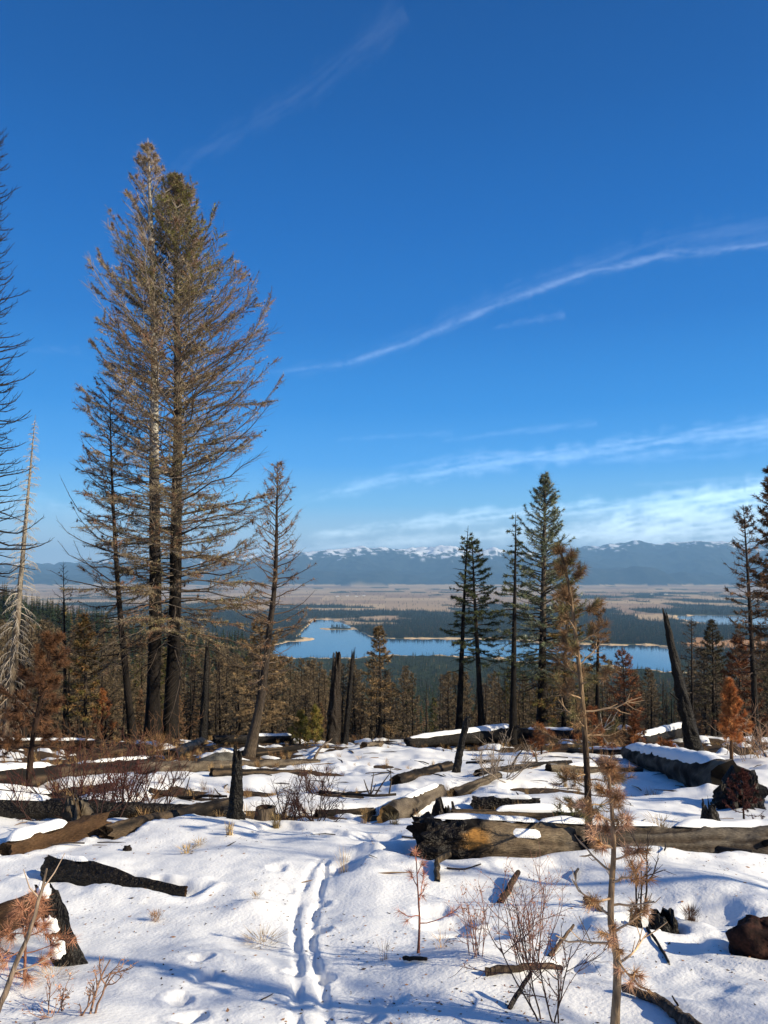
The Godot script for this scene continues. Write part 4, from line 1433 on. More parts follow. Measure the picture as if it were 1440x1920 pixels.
	path = rooted([Vector3(13.701, -5.804, -35), Vector3(13.763, -3.05, -35), Vector3(13.824, -0.332, -35)])
	o = thing("grey_fir", "small grey nearly bare conifer right of the leaning charred snag", "tree", path[0])
	conifer(o, {"seed": 26, "H": 5.8, "path": local(path), "r": 0.09, "c0": 0.25, "R": 0.95, "nb": 60, "pexp": 0.7, "foot": 0.8, "inc_top": 0.5, "inc_low": -0.1, "droop": 0.2, "up": 0.25, "twigs": 10, "blades": 14, "bl": 0.12, "bw": 0.012, "cols": [rgb(86, 78, 66)], "bare": 0.5, "branch": rgb(70, 64, 60), "lace": 6})
	path = rooted([Vector3(14.833, -5.91, -35.5), Vector3(14.918, -3.355, -35.5), Vector3(14.963, -0.552, -35.5)])
	o = thing("dusky_fir", "small dusky conifer with denser crown, second right of the leaning charred snag", "tree", path[0])
	conifer(o, {"seed": 27, "H": 5.8, "path": local(path), "r": 0.1, "c0": 0.2, "R": 1.15, "nb": 74, "pexp": 0.7, "foot": 0.8, "inc_top": 0.5, "inc_low": -0.2, "droop": 0.2, "up": 0.2, "twigs": 13, "blades": 26, "bl": 0.14, "bw": 0.014, "cols": [rgb(84, 76, 62), rgb(72, 70, 56)], "bare": 0.2})
	path = rooted([Vector3(14.447, -5.318, -32), Vector3(14.52, -3.295, -32), Vector3(14.536, -1.034, -32)])
	o = thing("russet_fir", "short russet brown conifer behind the sparse tall one at right", "tree", path[0])
	conifer(o, {"seed": 28, "H": 4.6, "path": local(path), "r": 0.09, "c0": 0.15, "R": 1.1, "nb": 70, "pexp": 0.6, "foot": 0.9, "inc_top": 0.6, "inc_low": -0.1, "droop": 0.2, "up": 0.25, "twigs": 13, "blades": 30, "bl": 0.14, "bw": 0.014, "cols": [rgb(122, 80, 56), rgb(106, 74, 54)], "bare": 0.12})
	path = rooted([Vector3(8.923, -5.425, -33), Vector3(9.003, -2.784, -33), Vector3(9.094, 0.385, -33)])
	o = thing("scrawny_fir", "scrawny dark conifer with brown tuft top between green fir and leaning snag", "tree", path[0])
	conifer(o, {"seed": 29, "H": 6.2, "path": local(path), "r": 0.12, "c0": 0.45, "R": 0.6, "nb": 36, "pexp": 0.5, "foot": 0.8, "inc_top": 0.4, "inc_low": -0.2, "droop": 0.2, "up": 0.2, "twigs": 9, "blades": 26, "bl": 0.14, "bw": 0.014, "cols": [rgb(118, 88, 60), rgb(84, 72, 54)], "bare": 0.2, "low": rgb(38, 35, 33), "high": rgb(60, 52, 46)})
	path = rooted([Vector3(9.081, -4.985, -30), Vector3(9.206, -3.189, -30), Vector3(9.128, -1.336, -30)])
	o = thing("rust_pine", "rust red bushy young pine left of the leaning charred snag", "tree", path[0])
	conifer(o, {"seed": 30, "H": 3.9, "path": local(path), "r": 0.07, "c0": 0.12, "R": 0.85, "nb": 60, "pexp": 0.6, "foot": 0.9, "inc_top": 0.6, "inc_low": 0.0, "droop": 0.15, "up": 0.3, "twigs": 12, "blades": 30, "bl": 0.11, "bw": 0.008, "cols": [rgb(142, 92, 62), rgb(122, 80, 56), rgb(156, 104, 70)], "bare": 0.05})
	path = rooted([Vector3(-0.197, -6.101, -36.4), Vector3(-0.148, -3.724, -36.4), Vector3(-0.274, -0.829, -36.4)])
	o = thing("grey_brown_fir", "grey brown full crowned fir in front of the lake, left of the dead spire", "tree", path[0])
	conifer(o, {"seed": 31, "H": 5.6, "path": local(path), "r": 0.1, "c0": 0.15, "R": 1.1, "nb": 76, "pexp": 0.7, "foot": 0.8, "inc_top": 0.5, "inc_low": -0.15, "droop": 0.2, "up": 0.25, "twigs": 13, "blades": 28, "bl": 0.15, "bw": 0.014, "cols": [rgb(122, 104, 80), rgb(104, 90, 68), rgb(134, 110, 78)], "bare": 0.15})
	path = rooted([Vector3(-13.745, -5.638, -34), Vector3(-13.885, -2.002, -34), Vector3(-14.089, 2.116, -34)])
	o = thing("coned_spire", "thin dark spire with scattered cones, between bleached snag and leaning thin conifer", "tree", path[0])
	conifer(o, {"seed": 32, "H": 8.2, "path": local(path), "r": 0.1, "c0": 0.35, "R": 1.0, "nb": 50, "pexp": 0.6, "foot": 0.8, "inc_top": 0.7, "inc_low": 0.1, "droop": 0.1, "up": 0.2, "twigs": 8, "blades": 12, "bl": 0.13, "bw": 0.013, "cols": [rgb(76, 62, 52)], "bare": 0.6, "cones": 0.4, "branch": rgb(58, 52, 48), "high": rgb(54, 48, 45)})
	path = rooted([Vector3(-12.536, -5.469, -33), Vector3(-12.566, -3.006, -33), Vector3(-12.744, -0.109, -33)])
	o = thing("olive_fir", "short olive brown fir just left of the leaning thin conifer's trunk", "tree", path[0])
	conifer(o, {"seed": 33, "H": 5.8, "path": local(path), "r": 0.1, "c0": 0.2, "R": 1.1, "nb": 70, "pexp": 0.7, "foot": 0.8, "inc_top": 0.5, "inc_low": -0.15, "droop": 0.2, "up": 0.25, "twigs": 13, "blades": 30, "bl": 0.15, "bw": 0.014, "cols": [rgb(116, 96, 62), rgb(100, 92, 56), rgb(128, 98, 66)], "bare": 0.12})
	# charred standing wood
	var a := Vector2(10.507, -26.594)
	stump_thing("leaning_snag", "tall charred broken snag leaning left at the right of the clearing", "snag", a, 4.95, 0.29, 0.07, Vector3(-0.21, 0, 0), {"seed": 2.0, "jag": 0.1, "nu": 40, "nv": 20, "flare": 0.7, "rough": 0.2, "bend": Vector3(0.02, 0, 0), "limbs": [[0.5, 3.3, 0.28, 0.06, 0.9], [0.62, 0.2, 0.12, 0.05, 0.6], [0.78, 3.0, 0.16, 0.05, 0.9], [0.35, 3.4, 0.5, 0.05, 0.5], [0.55, 0.0, 0.15, 0.06, 0.4]], "weathered": 0.0, "peak": 2.6, "low": rgb(34, 31, 30), "high": rgb(44, 40, 38)})
	stump_thing("black_pole", "black broken pole between the tall pair and the bent grey trunk", "snag", Vector2(-7.397, -32.182), 4.3, 0.17, 0.08, Vector3(0.03, 0, 0), {"seed": 3.0, "jag": 0.12, "nu": 26, "flare": 0.4})
	stump_thing("split_snag", "broad charred broken snag with sloping top at the far edge, before the lake", "snag", Vector2(-2.036, -31.379), 3.8, 0.34, 0.15, Vector3(0.04, 0, 0), {"seed": 4.0, "jag": 0.14, "nu": 26, "nv": 22, "flare": 0.3, "rough": 0.25, "low": rgb(58, 50, 44), "high": rgb(74, 64, 56), "peak": 0.8})
	stump_thing("split_snag", "narrower black snag leaning right, close beside the broad sloping topped snag", "snag", Vector2(-1.57, -31.379), 3.9, 0.13, 0.07, Vector3(0.09, 0, 0), {"seed": 5.0, "jag": 0.1, "nu": 26, "flare": 0.3})
	# young pines
	path = rooted([Vector3(2.103, -1.278, -8.15), Vector3(2.105, -0.471, -8.2), Vector3(2.07, 0.449, -8.25), Vector3(1.988, 1.396, -8.3), Vector3(1.893, 1.84, -8.3)])
	o = thing("dead_young_pine", "tall thin dead young pine before the big log, rusty needles, bare bleached tip", "tree", path[0])
	young_pine(o, {"seed": 41, "path": local(path), "r": 0.042, "low": rgb(62, 50, 42), "high": rgb(150, 126, 100), "split": 0.35, "c0": 0.16, "boughs": 30, "R": 0.72, "needles": 95, "len": 0.1, "w": 0.0021, "cols": [rgb(122, 95, 70), rgb(108, 86, 66), rgb(136, 108, 80), rgb(112, 104, 70)], "inc_low": -0.15, "inc_top": 1.0, "droop": 0.25, "brush": 0.85, "arms": 7, "bare": 0.14})
	path = rooted([Vector3(1.082, -0.595, -3.85), Vector3(1.121, -0.277, -3.87), Vector3(1.101, -0.068, -3.9), Vector3(1.124, 0.233, -3.9), Vector3(1.122, 0.481, -3.92), Vector3(1.108, 0.657, -3.92)])
	o = thing("dying_sapling", "nearest pine sapling, crooked tan stem, brown needles on top, pinkish ones below", "tree", path[0])
	young_pine(o, {"seed": 42, "path": local(path), "r": 0.024, "low": rgb(176, 152, 124), "high": rgb(188, 158, 126), "split": 0.3, "c0": 0.30, "boughs": 22, "R": 0.3, "needles": 110, "len": 0.06, "w": 0.0013, "cols": [rgb(184, 146, 104), rgb(166, 126, 90), rgb(196, 156, 128)], "inc_low": -0.1, "inc_top": 1.1, "droop": 0.25, "brush": 0.75, "arms": 4, "bare": 0.22, "hang": 0.35})
	path = rooted([Vector3(9.455, -3.574, -21.5), Vector3(9.482, -2.406, -21.5), Vector3(9.457, -1.444, -21.5)])
	o = thing("orange_pine", "small orange young pine right of the leaning charred snag", "tree", path[0])
	young_pine(o, {"seed": 43, "path": local(path), "r": 0.05, "low": rgb(84, 64, 50), "high": rgb(120, 90, 66), "c0": 0.3, "boughs": 30, "R": 0.5, "needles": 120, "len": 0.13, "w": 0.005, "cols": [rgb(172, 112, 68), rgb(152, 98, 62), rgb(188, 128, 80)], "inc_low": 0.3, "inc_top": 1.1, "droop": 0.0, "brush": 0.8, "arms": 5})
	path = rooted([Vector3(-6.289, -2.303, -14), Vector3(-6.246, -1.38, -14), Vector3(-6.089, -0.448, -14), Vector3(-5.967, 0.448, -14)])
	o = thing("dark_young_pine", "dark reddish brown young pine at left, in front of the far logs", "tree", path[0])
	young_pine(o, {"seed": 44, "path": local(path), "r": 0.06, "low": rgb(50, 42, 38), "high": rgb(70, 54, 46), "c0": 0.32, "boughs": 26, "R": 0.8, "needles": 150, "len": 0.12, "w": 0.0035, "cols": [rgb(92, 66, 50), rgb(76, 56, 44), rgb(108, 78, 56)], "inc_low": -0.05, "inc_top": 1.0, "droop": 0.2, "brush": 0.85, "arms": 6})
	for i in 2:
		if i == 0:
			path = rooted([Vector3(-3.246, -4.952, -30.4), Vector3(-3.231, -4.367, -30.4), Vector3(-3.256, -3.821, -30.4)])
		else:
			path = rooted([Vector3(-2.682, -5.061, -31), Vector3(-2.728, -4.485, -31), Vector3(-2.712, -3.763, -31)])
		o = thing("yellow_green_pine", ["small yellow green pine at the far edge, left of its twin", "small yellow green pine at the far edge, right of its twin"][i], "tree", path[0], "yellow green pines at the far edge")
		young_pine(o, {"seed": 45 + i, "path": local(path), "r": 0.04, "low": rgb(84, 64, 50), "high": rgb(110, 90, 66), "c0": 0.08, "boughs": 26, "R": 0.5, "needles": 80, "len": 0.14, "w": 0.006, "cols": [rgb(128, 118, 62), rgb(108, 106, 56), rgb(146, 122, 70)], "inc_low": 0.3, "inc_top": 1.2, "droop": 0.0, "brush": 0.8, "arms": 3})
	# trees of the burnt stand out of frame towards the sun; their shadows cross the snow
	var outside := [Vector4(9.2, -0.6, 6.8, 51), Vector4(13.4, -5.2, 9.0, 52), Vector4(10.6, -3.4, 6.4, 53), Vector4(17.5, -8.0, 11.5, 54), Vector4(7.2, 1.2, 6.0, 56)]
	var words := ["first", "second", "third", "fourth", "fifth"]
	for i in outside.size():
		var q: Vector4 = outside[i]
		o = thing("burnt_fir", "burnt bare fir standing beside the right of the clearing, " + words[i] + " of five there", "tree", on(Vector2(q.x, q.y), -0.1), "burnt firs beside the clearing")
		conifer(o, {"seed": int(q.w), "H": q.z, "r": 0.13, "c0": 0.22, "R": 1.3, "nb": 70, "pexp": 0.5, "foot": 0.9, "inc_top": 0.5, "inc_low": -0.05, "droop": 0.4, "up": 0.5, "twigs": 9, "blades": 2, "bl": 0.1, "bw": 0.008, "branch": rgb(52, 47, 44), "bare": 0.6})
	# the stand below the edge: a few of each kind, copied
	var kinds := [
		["scorched_fir", "brown scorched conifer below the clearing", {"c0": 0.2, "R": 1.6, "lace": 5, "nb": 84, "pexp": 0.7, "foot": 0.7, "inc_top": 0.5, "inc_low": -0.2, "droop": 0.25, "up": 0.25, "twigs": 11, "blades": 34, "bl": 0.18, "bw": 0.013, "cols": [rgb(110, 98, 80), rgb(96, 86, 70), rgb(124, 108, 86)], "bare": 0.25}],
		["bare_fir", "bare burnt conifer below the clearing", {"c0": 0.25, "R": 1.15, "lace": 8, "nb": 76, "pexp": 0.6, "foot": 0.8, "inc_top": 0.4, "inc_low": -0.2, "droop": 0.25, "up": 0.25, "twigs": 8, "blades": 8, "bl": 0.15, "bw": 0.013, "cols": [rgb(86, 72, 58)], "bare": 0.75, "branch": rgb(66, 58, 52)}],
		["surviving_fir", "dull green conifer below the clearing", {"c0": 0.22, "R": 1.4, "nb": 96, "pexp": 0.75, "foot": 0.7, "inc_top": 0.5, "inc_low": -0.25, "droop": 0.2, "up": 0.2, "twigs": 11, "blades": 36, "bl": 0.18, "bw": 0.014, "cols": [rgb(74, 78, 50), rgb(84, 84, 52), rgb(104, 94, 56)], "bare": 0.12}],
		["burnt_pole", "black burnt pole below the clearing", {"c0": 0.4, "R": 0.5, "nb": 26, "pexp": 0.3, "foot": 1.0, "inc_top": 0.2, "inc_low": -0.2, "droop": 0.1, "up": 0.1, "twigs": 3, "blades": 0, "bl": 0.1, "bw": 0.01, "bare": 1.0, "branch": rgb(54, 48, 45)}],
		["rusty_fir", "rusty orange conifer below the clearing", {"c0": 0.12, "R": 2.0, "nb": 70, "pexp": 0.75, "foot": 0.8, "inc_top": 0.6, "inc_low": -0.1, "droop": 0.2, "up": 0.25, "twigs": 11, "blades": 34, "bl": 0.2, "bw": 0.016, "cols": [rgb(128, 100, 76), rgb(112, 90, 70)], "bare": 0.08}],
	]
	var protos := []
	var rng := RandomNumberGenerator.new()
	rng.seed = 404
	for k in kinds.size():
		for j in 3:
			o = thing(kinds[k][0], kinds[k][1], "tree", Vector3.ZERO, "trees of the burnt stand below the clearing")
			P = kinds[k][2].duplicate()
			P.merge({"seed": 500 + k * 10 + j, "H": 10.0, "r": 0.15, "low": rgb(44, 40, 37), "high": rgb(64, 56, 50), "split": 0.55})
			conifer(o, P)
			protos.push_back([o, false])
	var tops: Array[Vector2] = [Vector2(-0.8, -0.045), Vector2(-0.49, -0.052), Vector2(-0.39, -0.06), Vector2(-0.29, -0.08), Vector2(-0.18, -0.088), Vector2(-0.11, -0.105), Vector2(-0.05, -0.108), Vector2(0.0, -0.108), Vector2(0.04, -0.12), Vector2(0.09, -0.122), Vector2(0.15, -0.115), Vector2(0.2, -0.115), Vector2(0.28, -0.118), Vector2(0.33, -0.112), Vector2(0.37, -0.14), Vector2(0.4, -0.09), Vector2(0.5, -0.075), Vector2(0.8, -0.06)]
	for i in 520:
		var t := rng.randf_range(-0.62, 0.62)
		var d := 39.5 + 110.0 * pow(rng.randf(), 1.6)
		var x := t * d
		var y := land(x, -d)
		var want := 1.6 + (lookup(tops, t) - absf(rng.randfn()) * 0.017) * d - y
		var h := clampf(want, 3.5, 17.0)
		var pick := rng.randf()
		if d < 62 and pick > 0.4 and rng.randf() < 0.5:
			pick = 0.2 if rng.randf() < 0.75 else 0.97
		var k := 0 if pick < 0.40 else 1 if pick < 0.68 else 2 if pick < 0.75 else 3 if pick < 0.93 else 4
		if k == 4:
			h *= 0.6
		var pr: Array = protos[k * 3 + rng.randi() % 3]
		if pr[1]:
			o = pr[0].duplicate()
			o.name = numbered(kinds[k][0])
			add_child(o)
		else:
			o = pr[0]
			pr[1] = true
		var where: String = "at the far left" if t < -0.4 else "behind the tall pair" if t < -0.22 else "between tall pair and split snag" if t < -0.09 else "left of the dead spire" if t < 0.08 else "behind the middle group" if t < 0.25 else "around the leaning snag" if t < 0.42 else "near the right edge"
		o.set_meta("label", ("tall " if h > 9 else "low " if h < 5.5 else "middling ") + kinds[k][1] + ", " + where)
		o.position = Vector3(x, y - 0.15, -d)
		o.rotation = Vector3(rng.randfn() * 0.025, rng.randf() * TAU, rng.randfn() * 0.03)
		var s := h / 10.0
		o.scale = Vector3(s * rng.randf_range(0.85, 1.15), s, s * rng.randf_range(0.85, 1.15))

func build_wood() -> void:
	var o: Node3D
	# the great log across the right half
	log_thing("great_log", "biggest log, weathered grey with charred splintered left end, crossing the right half", Vector2(0.379, -8.115), Vector2(4.596, -8.81), 0.265, 0.245, "great", {"seed": 3.0, "sink": 0.1, "nu": 170, "nv": 44, "rough": 0.12, "jag": 0.2, "ruin": 0.2, "char_to": 0.1, "end": rgb(58, 46, 36), "bow": Vector2(-0.03, 0), "shape": [1.0, 1.06, 1.0, 0.95, 0.95, 0.95, 0.95], "snow": [[0.03, 0.30, 0.04, 0.35, -0.3], [0.30, 0.62, 0.06, 0.45, -0.55], [0.66, 0.98, 0.07, 0.5, -0.5], [0.21, 0.28, 0.03, 0.2, 0.7]], "stubs": [[0.74, 1.3, 0.35, 0.04], [0.87, 1.0, 0.25, 0.035]]})
	log_thing("snowy_log", "grey log under a thick snow cap with burnt root end, upper right", Vector2(7.334, -23.624), Vector2(6.122, -13.9), 0.24, 0.38, "grey", {"seed": 4.0, "sink": 0.2, "end": rgb(38, 33, 30), "jag": 0.2, "snow": [[0.02, 0.93, 0.10, 0.8, 0.1]]})
	stump_thing("root_plate", "charred black root end at the right end of the snow capped log", "root", Vector2(5.692, -12.74), 0.62, 0.34, 0.24, Vector3(0.1, 0, 0), {"seed": 6.0, "jag": 0.45, "nv": 30, "rough": 0.75, "flare": 0.5, "limbs": [[0.3, 0.2, 0.22, 0.06, 0.1], [0.7, 0.6, 0.14, 0.05, 0.2], [0.2, 4.6, 0.25, 0.06, -0.4], [0.5, 5.4, 0.16, 0.06, -0.1], [0.25, 3.6, 0.25, 0.06, -0.4]]})
	stump_thing("black_stub", "small black forked stub just below the snow capped log's burnt end", "stump", Vector2(4.546, -11.02), 0.42, 0.11, 0.08, Vector3(-0.1, 0, 0), {"seed": 7.0, "jag": 0.5, "rough": 0.35})
	# left side
	log_thing("long_plank_log", "long squared grey brown log with dark far end, left of the upright black stump", Vector2(-3.271, -9.488), Vector2(-2.456, -12.11), 0.13, 0.15, "scorched", {"seed": 5.0, "sink": 0.12, "flat": 0.7, "jag": 0.4})
	log_thing("black_log", "long black log lying level across the left, behind the squared grey brown log", Vector2(-5.983, -11.431), Vector2(-2.296, -11.875), 0.17, 0.09, "char", {"seed": 6.0, "sink": 0.2, "snow": [[0.05, 0.30, 0.06, 0.5]], "nu": 80})
	log_thing("half_bark_log", "weathered brown log at the left edge, in front of the dark young pine", Vector2(-6.894, -13.152), Vector2(-5.45, -13.295), 0.17, 0.15, "scorched", {"seed": 7.0, "sink": 0.25, "snow": [[0.1, 0.9, 0.05, 0.5]]})
	log_thing("long_grey_log", "very long dark log running up from left edge toward the grey boulder", Vector2(-7.942, -14.06), Vector2(-5.992, -21.15), 0.27, 0.2, "scorched", {"seed": 8.0, "sink": 0.25, "nu": 90, "snow": [[0.05, 0.4, 0.07, 0.45], [0.6, 0.9, 0.05, 0.4]]})
	log_thing("long_grey_log", "long grey log with pointed right tip, in front of the grey boulder", Vector2(-5.654, -18.562), Vector2(-1.964, -22.737), 0.22, 0.11, "grey", {"seed": 9.0, "sink": 0.3, "nu": 90, "jag": 0.6})
	log_thing("thin_grey_log", "shorter grey log lying just below the long grey log with pointed tip", Vector2(-3.771, -17.493), Vector2(-1.876, -18.562), 0.13, 0.1, "scorched", {"seed": 10.0, "sink": 0.3})
	log_thing("brown_rotten_log", "rotten brown log with snow on its back, at left above the charred slab", Vector2(-4.054, -8.565), Vector2(-3.508, -9.79), 0.10, 0.19, "brown", {"seed": 11.0, "sink": 0.2, "rough": 0.3, "jag": 0.15, "snow": [[0.02, 0.62, 0.08, 0.8, -0.4]]})
	stump_thing("rotten_root", "mossy grey brown rotten root knob at the raised end of the rotten log", "root", Vector2(-3.786, -9.949), 0.48, 0.2, 0.10, Vector3(-0.25, 0, -0.1), {"seed": 8.0, "jag": 0.4, "rough": 0.5, "low": rgb(92, 72, 54), "high": rgb(122, 112, 98), "bark": true})
	o = log_thing("charred_slab", "long charred slab tapering to the right, lying on snow at left", Vector2(-3.134, -7.411), Vector2(-1.728, -6.974), 0.125, 0.075, "char", {"seed": 12.0, "sink": 0.1, "flat": 0.5, "rough": 0.28, "nv": 24, "shape": [1.0, 1.0, 1.15, 1.1, 0.7, 0.55, 0.6], "jag": 0.12, "end": rgb(120, 86, 56), "snow": [[0.05, 0.3, 0.03, 0.5, -0.3]]})
	o = stump_thing("charred_stump", "leaning charred slab stump with snow stuck to it, lower left", "stump", Vector2(-1.917, -4.998), 0.52, 0.088, 0.07, Vector3(-0.50, 0, -0.22), {"seed": 9.0, "jag": 0.14, "flat": 0.4, "nu": 22, "turn": 0.25, "flare": 0.1, "rough": 0.25, "low": rgb(30, 28, 28), "high": rgb(38, 35, 34)})
	snow_blob(o, Vector3(-0.235, 0.47, -0.06), Vector3(0.04, 0.06, 0.04), 1.0)
	snow_blob(o, Vector3(-0.15, 0.28, 0.0), Vector3(0.04, 0.07, 0.035), 2.0, Basis(Vector3.BACK, 0.35))
	snow_blob(o, Vector3(-0.09, 0.16, 0.04), Vector3(0.04, 0.08, 0.035), 3.0, Basis(Vector3.BACK, 0.3))
	log_thing("edge_log", "brown broken log end poking in at the left edge, beside the leaning slab stump", Vector2(-2.791, -5.204), Vector2(-2.501, -5.779), 0.12, 0.09, "brown", {"seed": 13.0, "sink": 0.1, "jag": 0.5, "lift_b": 0.12})
	stump_thing("upright_stump", "tall narrow black burnt stump standing alone left of the centre", "stump", Vector2(-1.939, -10.368), 1.0, 0.105, 0.05, Vector3(0.02, 0, 0), {"seed": 10.0, "jag": 0.18, "nu": 26, "rough": 0.22, "flare": 0.6, "peak": 2.4, "low": rgb(30, 28, 27), "high": rgb(40, 37, 35)})
	stump_thing("cut_stump", "low grey cut stump beside the dark tangled bush", "stump", Vector2(-1.598, -10.638), 0.24, 0.14, 0.13, Vector3.ZERO, {"seed": 11.0, "jag": 0.03, "flare": 0.4, "rough": 0.08, "low": rgb(96, 84, 72), "high": rgb(120, 106, 92), "bark": true})
	# middle
	log_thing("cut_end_log", "grey log with round tan cut end facing left, in the middle", Vector2(0.061, -11.326), Vector2(0.964, -14.06), 0.17, 0.15, "grey", {"seed": 14.0, "sink": 0.15, "jag": 0.05, "end": rgb(176, 142, 96), "snow": [[0.3, 0.95, 0.04, 0.5]]})
	stump_thing("black_fin_stump", "squat black stump chunk with a tall fin at its left, middle", "stump", Vector2(0.977, -11.932), 0.42, 0.30, 0.13, Vector3(-0.15, 0, 0), {"seed": 12.0, "jag": 0.75, "rough": 0.3, "flare": 0.3, "peak": 2.9})
	log_thing("black_lump_log", "low black charred log lying right of the squat black stump chunk", Vector2(1.447, -12.674), Vector2(2.431, -12.48), 0.12, 0.09, "char", {"seed": 15.0, "sink": 0.3, "rough": 0.3, "snow": [[0.3, 0.9, 0.04, 0.5]]})
	log_thing("tan_log", "slender tan log running right from behind the squat black stump chunk", Vector2(1.289, -14.74), Vector2(2.331, -16.104), 0.10, 0.08, "grey", {"seed": 16.0, "sink": 0.25})
	log_thing("short_dark_log", "short dark log left of the leaning burnt post", Vector2(0.264, -15.689), Vector2(1.526, -18.562), 0.13, 0.13, "scorched", {"seed": 17.0, "sink": 0.25, "jag": 0.5})
	log_thing("thin_crooked_log", "thin crooked dark branch log right of the leaning burnt post", Vector2(1.988, -16.77), Vector2(4.907, -20.787), 0.09, 0.06, "scorched", {"seed": 18.0, "sink": 0.2, "bow": Vector2(0.05, 0.1), "stubs": [[0.3, 0.4, 0.5, 0.03], [0.6, -0.4, 0.4, 0.03]]})
	log_thing("small_grey_log", "small grey log lying alone on open snow near the far edge", Vector2(-0.67, -26.098), Vector2(0, -28.364), 0.13, 0.1, "grey", {"seed": 19.0, "sink": 0.3})
	log_thing("low_dark_log", "low dark log right of the tangled bush", Vector2(-1.006, -11.991), Vector2(-0.168, -12.48), 0.08, 0.06, "scorched", {"seed": 20.0, "sink": 0.35})
	stump_thing("leaning_post", "thin burnt post leaning right, in the open snow", "snag", Vector2(1.603, -17.62), 1.32, 0.085, 0.065, Vector3(0.14, 0, 0), {"seed": 13.0, "jag": 0.06, "nu": 26, "flare": 0.8, "rough": 0.2, "bend": Vector3(0.08, 0, 0)})
	# far edge
	log_thing("edge_fallen_log", "long black fallen trunk with snow line along its top, at the far edge", Vector2(0.923, -30.356), Vector2(5.33, -32.182), 0.22, 0.38, "char", {"seed": 21.0, "sink": 0.05, "nu": 60, "snow": [[0.02, 0.95, 0.07, 0.7]]})
	log_thing("edge_fallen_log", "black fallen trunk behind the thin spire's foot, right continuation at the far edge", Vector2(5.187, -32.648), Vector2(7.653, -31.019), 0.32, 0.2, "char", {"seed": 22.0, "sink": 0.1, "snow": [[0.3, 0.95, 0.06, 0.5]]})
	log_thing("edge_split_log", "split yellow wood splinter lying at the far edge by the thin spire", Vector2(5.411, -31.764), Vector2(5.991, -30.356), 0.1, 0.05, "grey", {"seed": 23.0, "sink": 0.0, "end": rgb(210, 164, 90)})
	log_thing("snow_lined_log", "black log with snow on top, just left of the leaning charred snag", Vector2(9.226, -29.174), Vector2(14.069, -36.5), 0.22, 0.3, "char", {"seed": 24.0, "sink": 0.0, "snow": [[0.05, 0.95, 0.09, 0.8]]})
	o = stump_thing("snow_capped_stump", "black broken stump topped by a white snow cap, near the far edge at right", "stump", Vector2(9.273, -30.356), 0.72, 0.36, 0.3, Vector3.ZERO, {"seed": 14.0, "jag": 0.12, "flare": 0.3})
	snow_blob(o, Vector3(0, 0.66, 0), Vector3(0.3, 0.13, 0.3), 4.0)
	log_thing("far_left_log", "black log with thin snow line at the far edge, right of the bent trunk", Vector2(-6.392, -29.746), Vector2(-3.606, -31.019), 0.16, 0.2, "char", {"seed": 25.0, "sink": 0.0, "snow": [[0.45, 0.98, 0.05, 0.6]]})
	log_thing("far_left_log", "brown flat log on bare ground behind the grey boulder", Vector2(-4.67, -26.098), Vector2(-3.038, -28.103), 0.14, 0.12, "scorched", {"seed": 26.0, "sink": 0.3})
	log_thing("slanting_log", "black log slanting up to the right by the tall pair's feet", Vector2(-6.673, -24.835), Vector2(-7.171, -31.019), 0.2, 0.16, "char", {"seed": 27.0, "sink": 0.1})
	log_thing("far_snowy_log", "low dark log with snow at the far left edge of the clearing", Vector2(-14.809, -28.103), Vector2(-10.448, -29.174), 0.16, 0.14, "scorched", {"seed": 28.0, "sink": 0.2, "snow": [[0.05, 0.95, 0.06, 0.5]]})
	log_thing("far_brown_log", "brown log on dry grass left of the tall pair", Vector2(-9.878, -26.594), Vector2(-8.259, -28.103), 0.14, 0.12, "scorched", {"seed": 29.0, "sink": 0.25})
	log_thing("lower_right_log", "low grey log with snow behind the rusty young pine, upper right", Vector2(3.762, -18.012), Vector2(6.398, -19.771), 0.11, 0.09, "grey", {"seed": 30.0, "sink": 0.2, "snow": [[0.2, 0.95, 0.06, 0.7]]})
	log_thing("behind_log", "dark log half under snow just behind the great log", Vector2(0.988, -11.326), Vector2(3.049, -11.649), 0.07, 0.07, "scorched", {"seed": 31.0, "sink": 0.2, "snow": [[0.3, 0.9, 0.08, 0.7]]})
	log_thing("brush_log", "dark log lying in brush below the leaning charred snag", Vector2(6.524, -27.592), Vector2(8.945, -24.094), 0.16, 0.1, "scorched", {"seed": 32.0, "sink": 0.2, "snow": [[0.1, 0.6, 0.06, 0.6]]})
	# foreground right
	o = stump_thing("jagged_stump", "jagged black hollow stump standing in snow, lower right", "stump", Vector2(2.041, -5.847), 0.27, 0.105, 0.09, Vector3(-0.05, 0, 0), {"seed": 15.0, "jag": 0.3, "nv": 26, "flare": 0.35, "rough": 0.22, "low": rgb(28, 27, 27), "high": rgb(36, 34, 33)})
	snow_blob(o, Vector3(-0.07, 0.1, 0.1), Vector3(0.03, 0.05, 0.02), 5.0)
	stump_thing("jagged_stump", "smaller pointed black stump piece close left of the jagged hollow stump", "stump", Vector2(1.824, -5.847), 0.23, 0.06, 0.03, Vector3(0.05, 0, 0), {"seed": 16.0, "jag": 0.45, "flare": 0.5, "rough": 0.25, "peak": 0.4, "low": rgb(28, 27, 27), "high": rgb(36, 34, 33)})
	stone("red_rock", "dark red brown rock cut by the right edge, on snow", Vector2(2.439, -5.204), Vector3(0.19, 0.16, 0.15), rgb(82, 54, 46), rgb(52, 38, 36), 1.0, 0.28, 0.09)
	stone("grey_boulder", "rounded grey boulder in front of the bent grey trunk", Vector2(-4.568, -21.914), Vector3(0.62, 0.38, 0.4), rgb(136, 132, 122), rgb(104, 100, 92), 2.0, 0.16, 0.02)
